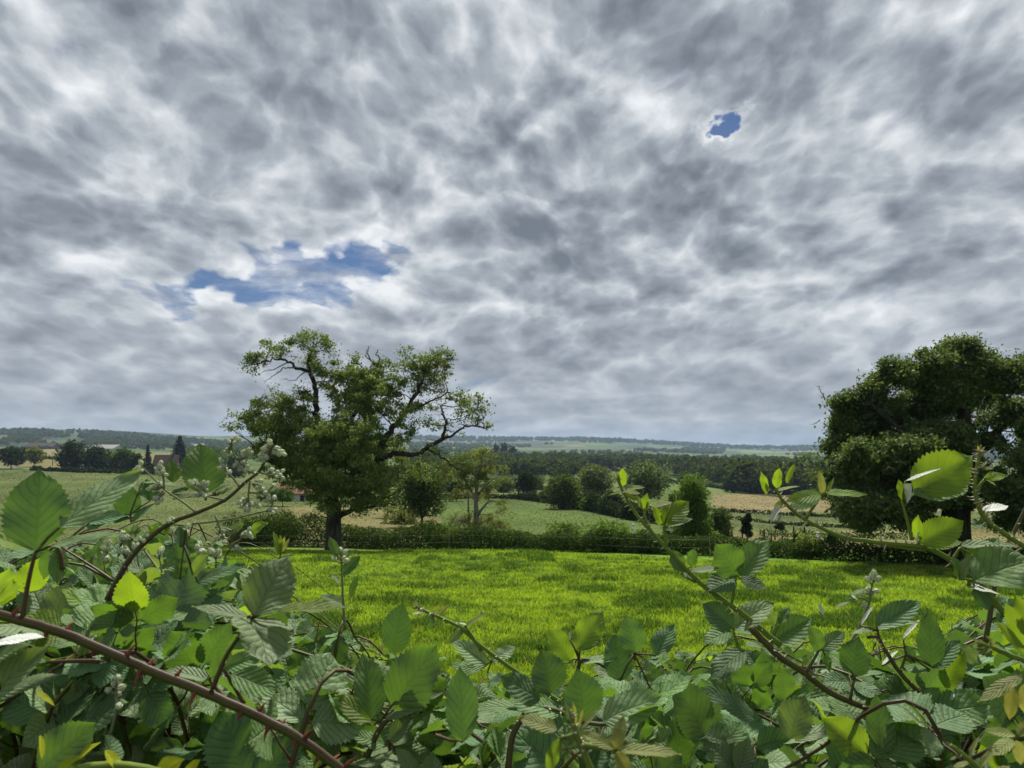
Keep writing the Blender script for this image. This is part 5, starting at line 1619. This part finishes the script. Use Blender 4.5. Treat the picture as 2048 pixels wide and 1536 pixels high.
c.side([(1995, 1130), (2030, 1105), (2070, 1085)])
c.prickles(10, .004)
c.done()

# F: young shoot leaning over the pasture
c = Cane("bramble_shoot", "straight young green shoot with silvery pleated leaves leaning over the pasture", [(1190, 1450), (1115, 1400), (1050, 1355), (1000, 1320), (960, 1290), (920, 1255), (880, 1235), (850, 1222), (832, 1212)], .74, .0024, .0012, "green", seed=7)
c.prickles(30, .003)
c.leaf(None, [(842, 1222, 820, 1214, .26, 40, "b"), (840, 1220, 824, 1202, .26, 40, "b"), (846, 1226, 822, 1228, .22, 62, "w"), (850, 1225, 832, 1234, .2, 60, "b"), (838, 1216, 830, 1200, .3, 40, "b")])
c.leaf(None, [(872, 1232, 880, 1206, .22, 40, "b"), (876, 1234, 900, 1208, .22, 40, "b"), (866, 1232, 860, 1260, .5, 30, "m")])
c.leaf([(962, 1302), (948, 1278), (932, 1254)], [(932, 1252, 974, 1226, .22, 50, "b"), (930, 1254, 895, 1290, .36, 30, "p"), (934, 1250, 916, 1246, .3, 62, "w")])
c.leaf([(980, 1320), (984, 1322)], [(984, 1322, 1032, 1294, .55, 35, "p"), (974, 1330, 902, 1282, .5, 30, "p"), (966, 1336, 926, 1306, .7, 30, "p"), (960, 1340, 900, 1330, .45, 35, "m"), (975, 1345, 985, 1352, .5, 30, "p")], .03, label="pleated silvery leaf half way down the young shoot")
c.done()

# G: big ribbed leaves below the shoot
c = Cane("bramble_cane", "low cane with large dark ribbed leaves under the straight young shoot", [(1010, 1600), (1018, 1520), (1028, 1465), (1060, 1420), (1110, 1420), (1170, 1445), (1240, 1450)], .66, .003, .0016, "red", seed=8)
c.prickles(12, .004)
c.leaf(None, [(1102, 1388, 1082, 1298, .88, 28, "d"), (1062, 1418, 940, 1418, .34, 62, "m"), (1080, 1400, 1000, 1352, .6, 30, "d")])
c.leaf(None, [(1168, 1442, 1152, 1338, .80, 22, "d"), (1205, 1442, 1328, 1392, .58, 34, "p"), (1120, 1430, 1015, 1402, .5, 50, "m"), (1110, 1425, 1110, 1450, .9, 50, "d")])
c.leaf([(1020, 1510), (1060, 1540)], [(1115, 1548, 1025, 1462, .95, 24, "d"), (1130, 1560, 1225, 1500, .7, 40, "d")], .02)
c.done()

c = Cane("bramble_cane", "low leafy cane with a tall broad grey green leaf spray beside the open pasture", [(700, 1600), (740, 1500), (765, 1450), (800, 1430), (860, 1420)], .68, .003, .0014, "red", seed=9)
c.prickles(10, .004)
c.leaf([(765, 1452), (760, 1444)], [(742, 1440, 726, 1302, .58, 30, "m"), (788, 1420, 874, 1288, .72, 26, "m"), (800, 1392, 888, 1346, .34, 70, "y"), (762, 1440, 892, 1384, .36, 58, "p"), (748, 1450, 668, 1392, .50, 40, "y")], label="broad upstanding grey green leaf of five leaflets by the pasture")
c.leaf([(870, 1470), (905, 1482)], [(925, 1484, 918, 1332, .48, 20, "m", .01)], -.03)
c.leaf(None, [(786, 1306, 806, 1204, .60, 18, "d"), (760, 1300, 782, 1262, .1, 62, "w")], .12)
c.leaf([(780, 1500), (776, 1480)], [(778, 1482, 830, 1430, .6, 40, "p"), (784, 1490, 880, 1470, .38, 55, "p"), (770, 1490, 700, 1470, .5, 45, "m"), (790, 1500, 870, 1520, .5, 45, "m")])
c.done()

c = Cane("bramble_cane", "leafy cane with a pair of upright translucent leaves at the pasture edge", [(1130, 1480), (1150, 1400), (1158, 1330), (1180, 1320), (1240, 1350)], .78, .0024, .0012, "red", seed=10)
c.leaf([(1156, 1340), (1158, 1318)], [(1142, 1322, 1096, 1256, .62, 22, "y"), (1154, 1300, 1208, 1222, .58, 18, "y"), (1160, 1300, 1208, 1276, .42, 40, "d"), (1164, 1326, 1238, 1318, .36, 60, "p"), (1150, 1325, 1090, 1330, .3, 62, "p"), (1140, 1280, 1138, 1262, .4, 62, "w")], label="pair of upright glowing green leaflets above the pasture edge")
c.leaf([(1270, 1320), (1268, 1308)], [(1272, 1306, 1250, 1230, .74, 20, "m"), (1240, 1362, 1228, 1268, .70, 22, "d"), (1312, 1312, 1348, 1248, .62, 22, "d"), (1300, 1376, 1352, 1342, .36, 58, "p"), (1285, 1315, 1300, 1350, .6, 50, "p")])
c.done()

# H: right hand tangle
c = Cane("bramble_cane", "brown cane slanting down through dark leaves below the large three part leaf", [(1500, 1255), (1535, 1290), (1560, 1315), (1600, 1340), (1660, 1385), (1740, 1420)], .72, .0032, .0026, "old", seed=11)
c.prickles(16, .005)
c.leaf([(1612, 1345), (1628, 1318), (1640, 1296)], [(1640, 1300, 1618, 1250, .62, 26, "m"), (1644, 1300, 1690, 1262, .6, 30, "m"), (1650, 1310, 1660, 1345, .7, 45, "m")])
c.leaf([(1700, 1400), (1708, 1360)], [(1708, 1352, 1716, 1272, .78, 20, "d"), (1702, 1340, 1650, 1316, .5, 60, "p"), (1712, 1352, 1770, 1345, .38, 58, "m")])
c.leaf(None, [(1580, 1478, 1610, 1386, .78, 24, "p"), (1590, 1480, 1690, 1455, .42, 50, "p"), (1570, 1400, 1560, 1330, .7, 35, "m")], -.04, label="pale rounded leaf with a ribbed face low in the tangle")
c.leaf(None, [(1762, 1512, 1752, 1386, .50, 22, "m"), (1776, 1514, 1856, 1452, .82, 26, "m"), (1750, 1520, 1800, 1575, .6, 35, "p")], -.05)
c.leaf(None, [(1510, 1440, 1400, 1375, .5, 55, "d"), (1490, 1300, 1420, 1360, .62, 40, "d"), (1470, 1480, 1390, 1470, .45, 45, "p"), (1410, 1470, 1345, 1360, .7, 26, "m"), (1385, 1480, 1360, 1400, .7, 30, "d")], .0)
c.done()
c = Cane("bramble_cane", "cane in the tangle with white backed leaf edges catching the light", [(1880, 1460), (1850, 1400), (1800, 1345), (1770, 1300), (1755, 1275), (1735, 1275)], .78, .0026, .0014, "red", seed=12)
c.prickles(10, .004)
c.leaf([(1757, 1276), (1756, 1262)], [(1752, 1254, 1844, 1204, .46, 30, "d"), (1752, 1258, 1836, 1244, .34, 55, "p"), (1722, 1252, 1748, 1212, .22, 62, "w"), (1745, 1262, 1700, 1270, .4, 60, "p")])
c.leaf([(1800, 1345), (1812, 1310)], [(1806, 1278, 1842, 1238, .24, 62, "w"), (1764, 1332, 1798, 1300, .24, 62, "w"), (1862, 1332, 1856, 1222, .52, 24, "d"), (1868, 1336, 1920, 1280, .6, 30, "d"), (1830, 1325, 1810, 1290, .6, 35, "d"), (1860, 1340, 1800, 1340, .4, 50, "m")])
c.leaf(None, [(1890, 1375, 1930, 1300, .55, 25, "y"), (1910, 1390, 1900, 1400, .8, 62, "w"), (1915, 1290, 1960, 1330, .5, 40, "p")], .0)
c.done()

# small flowering sprays
c = Cane("bramble_flower_spray", "small upright spray of white buds rising from the tangle over the sunlit pasture", [(1700, 1290), (1725, 1240), (1738, 1205), (1742, 1180), (1748, 1158)], .95, .002, .001, "pale", seed=13)
c.side([(1738, 1205), (1720, 1195), (1690, 1200)], .001, .0007, name="flower_stalk")
c.buds([(1748, 1148, 1748, 1158), (1755, 1158, 1748, 1164), (1736, 1160, 1744, 1170), (1744, 1155, 1746, 1162), (1752, 1182, 1744, 1184), (1726, 1186, 1740, 1190), (1742, 1188, 1740, 1194), (1730, 1210, 1736, 1208), (1738, 1178, 1742, 1182)], .0030)
c.leaf(None, [(1700, 1190, 1732, 1176, .22, 50, "p"), (1716, 1200, 1702, 1190, .6, 62, "w"), (1646, 1230, 1636, 1206, .6, 62, "w"), (1700, 1205, 1668, 1215, .3, 50, "p")])
c.done()
c = Cane("bramble_flower_spray", "thin stalk with a few open white flowers just below the old ragged tree's trunk", [(690, 1260), (686, 1200), (684, 1150), (681, 1110)], 1.0, .0018, .0009, "pale", seed=14)
c.buds([(681, 1100, 681, 1110), (673, 1110, 681, 1118), (690, 1104, 682, 1112), (688, 1116, 682, 1120), (669, 1118, 680, 1126), (693, 1122, 683, 1126), (676, 1104, 681, 1112)], .0030)
c.leaf(None, [(674, 1112, 658, 1074, .5, 30, "m"), (690, 1116, 716, 1098, .3, 50, "p"), (684, 1150, 722, 1112, .5, 30, "d"), (684, 1165, 660, 1150, .3, 40, "p"), (700, 1195, 716, 1150, .35, 40, "d"), (690, 1210, 640, 1190, .4, 40, "m")])
c.done()
c = Cane("bramble_shoot", "small yellow green shoot tip beside the dark hedge bush", [(570, 1220), (562, 1160), (560, 1120), (562, 1090)], 1.0, .0018, .001, "green", seed=15)
c.leaf(None, [(560, 1110, 547, 1062, .34, 30, "y"), (562, 1100, 560, 1070, .35, 30, "y"), (566, 1104, 580, 1076, .28, 35, "b"), (558, 1108, 536, 1092, .28, 50, "y"), (556, 1118, 590, 1112, .25, 55, "p"), (545, 1098, 536, 1104, .3, 50, "p"), (556, 1125, 550, 1165, .55, 25, "y"), (575, 1130, 590, 1160, .55, 25, "y"), (565, 1095, 570, 1072, .3, 30, "b")])
c.done()
c = Cane("bramble_flower_spray", "little drooping spray of white buds below the thick thorny cane", [(220, 1470), (232, 1420), (232, 1390), (234, 1362)], .62, .0012, .0008, "pale", seed=16)
c.buds([(235, 1356, 234, 1364), (229, 1369, 233, 1374), (242, 1375, 233, 1380), (217, 1381, 231, 1388), (237, 1388, 232, 1394), (237, 1412, 232, 1410)], .0024)
c.done()

# bottom corner: yellowing and glowing leaves of another shrub
c = Cane("laurel_sprig", "sprig of glossy yellowing and glowing green leaves at the very bottom of the hedge corner", [(140, 1640), (150, 1580), (160, 1540), (240, 1530), (330, 1545)], .45, .003, .002, "green", "shrub", seed=17)
c.leaf(None, [(110, 1545, 204, 1482, .28, 50, "g"), (78, 1545, 192, 1446, .72, 24, "m"), (210, 1500, 252, 1556, .34, 35, "g"), (300, 1572, 368, 1520, .6, 48, "g"), (368, 1552, 402, 1518, .5, 35, "g"), (80, 1470, 84, 1520, .3, 50, "g"), (70, 1380, 110, 1412, .24, 40, "g")], label="yellow leaves at the foot of the hedge corner")
c.done()

# bottom centre: young pale shoot close to the viewer
c = Cane("bramble_shoot", "soft pale yellow young shoot poking up close at the bottom of the hedge", [(1215, 1620), (1190, 1560), (1165, 1500), (1148, 1455), (1140, 1420)], .40, .0022, .0012, "green", seed=18)
c.prickles(20, .0022)
c.leaf(None, [(1115, 1460, 1034, 1436, .40, 40, "b"), (1146, 1450, 1128, 1398, .18, 40, "b"), (1150, 1452, 1146, 1402, .2, 40, "b"), (1158, 1456, 1168, 1415, .18, 40, "b"), (1162, 1460, 1200, 1416, .2, 50, "b")])
c.leaf([(1165, 1490), (1200, 1495), (1232, 1500)], [(1234, 1500, 1246, 1430, .48, 26, "b"), (1230, 1498, 1156, 1464, .34, 35, "b"), (1238, 1500, 1362, 1508, .28, 45, "b"), (1230, 1504, 1275, 1580, .4, 35, "b")])
c.leaf([(1150, 1470), (1130, 1475)], [(1122, 1478, 1094, 1548, .42, 30, "y")])
c.done()

# right edge: young yellow green shoots
c = Cane("bramble_shoot", "pale yellow green young shoot with soft narrow leaves entering at the hedge edge", [(2150, 1350), (2090, 1335), (2040, 1318), (1990, 1298), (1955, 1284)], .5, .0022, .0012, "green", seed=19)
c.leaf(None, [(1965, 1286, 1940, 1276, .3, 40, "b"), (1970, 1288, 1945, 1296, .3, 40, "b"), (1985, 1298, 1950, 1310, .3, 50, "b"), (1990, 1295, 1972, 1270, .3, 40, "b")])
c.leaf(None, [(2045, 1352, 1955, 1404, .32, 40, "b"), (2040, 1352, 1996, 1396, .3, 40, "y"), (2050, 1290, 2008, 1206, .40, 28, "y"), (2050, 1310, 1990, 1240, .28, 40, "y"), (2030, 1372, 2020, 1440, .4, 30, "b"), (2060, 1365, 2060, 1440, .5, 30, "b"), (2060, 1270, 2030, 1190, .5, 30, "y")])
c.done()
c = Cane("bramble_shoot", "bushy pale young shoot with small pointed leaves at the lowest hedge edge", [(2020, 1640), (1985, 1570), (1950, 1530), (1920, 1505), (1900, 1490)], .45, .002, .0011, "green", seed=20)
c.leaf(None, [(1920, 1505, 1890, 1484, .26, 40, "b"), (1925, 1510, 1898, 1520, .26, 40, "b"), (1940, 1515, 1958, 1472, .26, 40, "b"), (1945, 1525, 1905, 1536, .3, 45, "b"), (1960, 1535, 1995, 1490, .3, 40, "b"), (1970, 1550, 1930, 1560, .3, 45, "b"), (1980, 1565, 2020, 1530, .4, 35, "b")])
c.leaf(None, [(2030, 1470, 1968, 1462, .3, 45, "b"), (2025, 1478, 1985, 1512, .45, 30, "b"), (2032, 1480, 2042, 1530, .5, 28, "b"), (2035, 1470, 2070, 1440, .5, 30, "b")])
c.done()
# ------------------------------------------------------------------ the body of the hedge: leafy canes arching through each other
SIL = ([-400, 0, 120, 220, 300, 400, 480, 560, 620, 700, 780, 900, 1000, 1150, 1260, 1350, 1420, 1500, 1600, 1720, 1800, 1880, 1950, 2060, 2500],
       [1060, 1080, 1085, 1065, 1050, 1075, 1105, 1180, 1235, 1275, 1300, 1330, 1350, 1345, 1325, 1300, 1285, 1285, 1285, 1300, 1300, 1270, 1225, 1175, 1150])


def fill_leaf(seed, n_lf, kinds):
    """A whole compound leaf at the origin: stalk along +X, upper faces +Z, leaflets about 6 cm."""
    g = np.random.default_rng(seed)
    mb = MB()
    st = .035 + .02 * g.random()
    P = limb((0, 0, 0), (st, 0, .004), 5, .05, g)
    mb.tube(P, [.0016, .0014, .0012, .0011, .001], 6, len(LEAF_MATS))
    e = P[-1]
    angs = {3: (0, 68, -68), 5: (0, 52, -52, 112, -112)}[n_lf]
    for k, a in enumerate(angs):
        a = R(a + g.uniform(-9, 9))
        L = (.070 if k == 0 else .058 if k < 3 else .044) * g.uniform(.88, 1.14)
        d = np.array([math.cos(a), math.sin(a), g.uniform(-.35, .22)]); d /= np.linalg.norm(d)
        pl = .014 if k == 0 else .004
        B = e + d * pl
        mb.tube([e, e + d * pl * .5, B], [.001, .0009, .0008], 5, len(LEAF_MATS))
        n = np.array([g.normal() * .28, g.normal() * .28, 1.0])
        put_leaflet(mb, g, B, B + d * L, n, g.uniform(.66, .92), kinds[int(g.integers(0, len(kinds)))], nt=27, nv=9)
    return mb.mesh("leaf", LEAF_MATS + [SM["red"]])


FL = [fill_leaf(100 + k, 3 if k % 3 else 5, [["m"], ["d"], ["m"], ["p"], ["d"], ["m"], ["p"], ["m", "y"], ["d"], ["m"]][k % 10]) for k in range(20)]
FY = [fill_leaf(200 + k, 3, ["y", "b"]) for k in range(4)]
ZONES = [
    (-900, 230, "leafy bramble cane in the tangle around the thick thorny cane's upper end", "canes round the upper thick cane"),
    (230, 520, "small leaved bramble cane in the tangle beneath the white bud clusters", "canes beneath the bud clusters"),
    (520, 760, "bramble cane in the tangle beside the broad pale rounded leaflets", "canes beside the pale leaflets"),
    (760, 1060, "dark leaved bramble cane in the low tangle under the straight young shoot", "canes under the straight shoot"),
    (1060, 1330, "bramble cane in the low middle of the hedge before the open pasture", "canes in the low middle"),
    (1330, 1600, "bramble cane in the tangle below the long arching shoot", "canes below the long arching shoot"),
    (1600, 1860, "dark bramble cane in the tangle under the spray of white buds", "canes under the white bud spray"),
    (1860, 3000, "bramble cane in the dense hedge end among pale young shoots", "canes at the hedge end"),
]
NFILL = 0


def fill_cane(px, py, Y, seed, reach=1.0):
    global NFILL
    g = np.random.default_rng(seed)
    A = np.array(tuple(at(px, py, Y)))
    gz = float(hgt(A[0], A[1]))
    root = np.array([A[0] + g.normal() * .18, A[1] + g.uniform(-.05, .3), gz - .05])
    th = g.uniform(0, 6.283)
    h = np.array([math.cos(th), math.sin(th) * .7 - .15, 0])
    mid = np.array([(root[0] * .4 + A[0] * .6), (root[1] * .4 + A[1] * .6), gz + (A[2] - gz) * .72]) - h * .10
    e1 = A + h * .22 * reach + [0, 0, -.03]
    e2 = A + h * .42 * reach + [0, 0, -.16 * g.uniform(.5, 1.5)]
    P = smooth_path([root, root * .45 + mid * .55 + g.normal(size=3) * .03, mid, A, e1, e2], 7)
    P[:, 1] = np.maximum(P[:, 1], .64 + .05 * np.sin(P[:, 0] * 9))
    zone = next(z for z in ZONES if z[0] <= px < z[1])
    r = empty("bramble_cane", Vector(root))
    tag(r, zone[2], "bramble", zone[3])
    mb = MB()
    rad = np.linspace(.0032, .0010, len(P))
    mb.tube(P, rad, 7)
    seg = np.linalg.norm(np.diff(P, axis=0), axis=1); S = np.concatenate([[0], np.cumsum(seg)])
    for s in np.arange(.1, S[-1], .045):
        i = min(len(P) - 2, int(np.searchsorted(S, s)))
        d = np.cross(P[i + 1] - P[i], rv(g)[0]); d /= np.linalg.norm(d)
        thorn_geo(mb, P[i] + d * rad[i] * .7, d, P[i] - P[i + 1], .0045, .0010, 1)
    link("stem", mb.mesh("stem", [SM["old" if seed % 3 else "red"], M["thorn_red"]]), r)
    s = S[-1]; k = 0
    while s > S[-1] * .30 and k < 30:
        i = max(1, min(len(P) - 2, int(np.searchsorted(S, s))))
        t = P[i + 1] - P[i - 1]; t /= np.linalg.norm(t)
        a = k * 2.4 + g.uniform(-.5, .5)
        u = np.cross(t, [0, 0, 1.0]); u /= np.linalg.norm(u) + 1e-9
        v = np.cross(u, t)
        x = t * .45 + (u * math.cos(a) + v * math.sin(a)) * .8 + np.array([0, -.15, .35])
        x /= np.linalg.norm(x)
        n = np.array([g.normal() * .38, -.30 + g.normal() * .38, .85])
        q = P[i]
        s -= g.uniform(.022, .040); k += 1
        sc = g.uniform(.44, .96) * (.85 if Y < .9 else 1.0)
        e = q + x * .11 * sc
        ex, ey, ef = proj(e)
        if e[1] < .62 or ey - .055 * sc * F / e[1] * .6 < np.interp(ex, *SIL): continue
        me = FY[int(g.integers(0, 4))] if (k <= 2 and g.random() < .25) else FL[int(g.integers(0, len(FL)))]
        o = bpy.data.objects.new("leaf", me); COL.objects.link(o); o.parent = r
        Fm = frame(x, n)
        Mx = Matrix(((Fm[0][0], Fm[1][0], Fm[2][0]), (Fm[0][1], Fm[1][1], Fm[2][1]), (Fm[0][2], Fm[1][2], Fm[2][2])))
        o.location = Vector(q) - Vector(root); o.rotation_euler = Mx.to_euler(); o.scale = (sc,) * 3
        NFILL += 1


g_ = np.random.default_rng(404)
k = 0
for Y, n, dy0, dy1 in ((.72, 34, 190, 430), (1.0, 44, 70, 340), (1.25, 54, 20, 260), (1.65, 58, 0, 180), (2.1, 36, 0, 110), (2.6, 28, 0, 60)):
    for j in range(n):
        px = -260 + (2560) * (j + g_.uniform(.1, .9)) / n
        top = np.interp(px, *SIL)
        py = min(1760, top + g_.uniform(dy0, dy1))
        fill_cane(px, py, Y * g_.uniform(.9, 1.12), 1000 + k)
        k += 1
print("fill leaves", NFILL)
# ------------------------------------------------------------------ the air of the valley
def build_haze():
    m, t = new_mat("haze")
    v = t.n("ShaderNodeVolumePrincipled")
    v.inputs["Color"].default_value = (.52, .68, .92, 1)
    v.inputs["Density"].default_value = 0.00009
    v.inputs["Anisotropy"].default_value = 0.0
    o = t.n("ShaderNodeOutputMaterial"); t.L.new(v.outputs[0], o.inputs["Volume"])
    mb = MB(); mb.box((0, 4600, 43.0), (25000, 9600, 150.0))
    ob = link("haze", mb.mesh("haze", [m], False))
    tag(ob, kind="stuff")


build_haze()
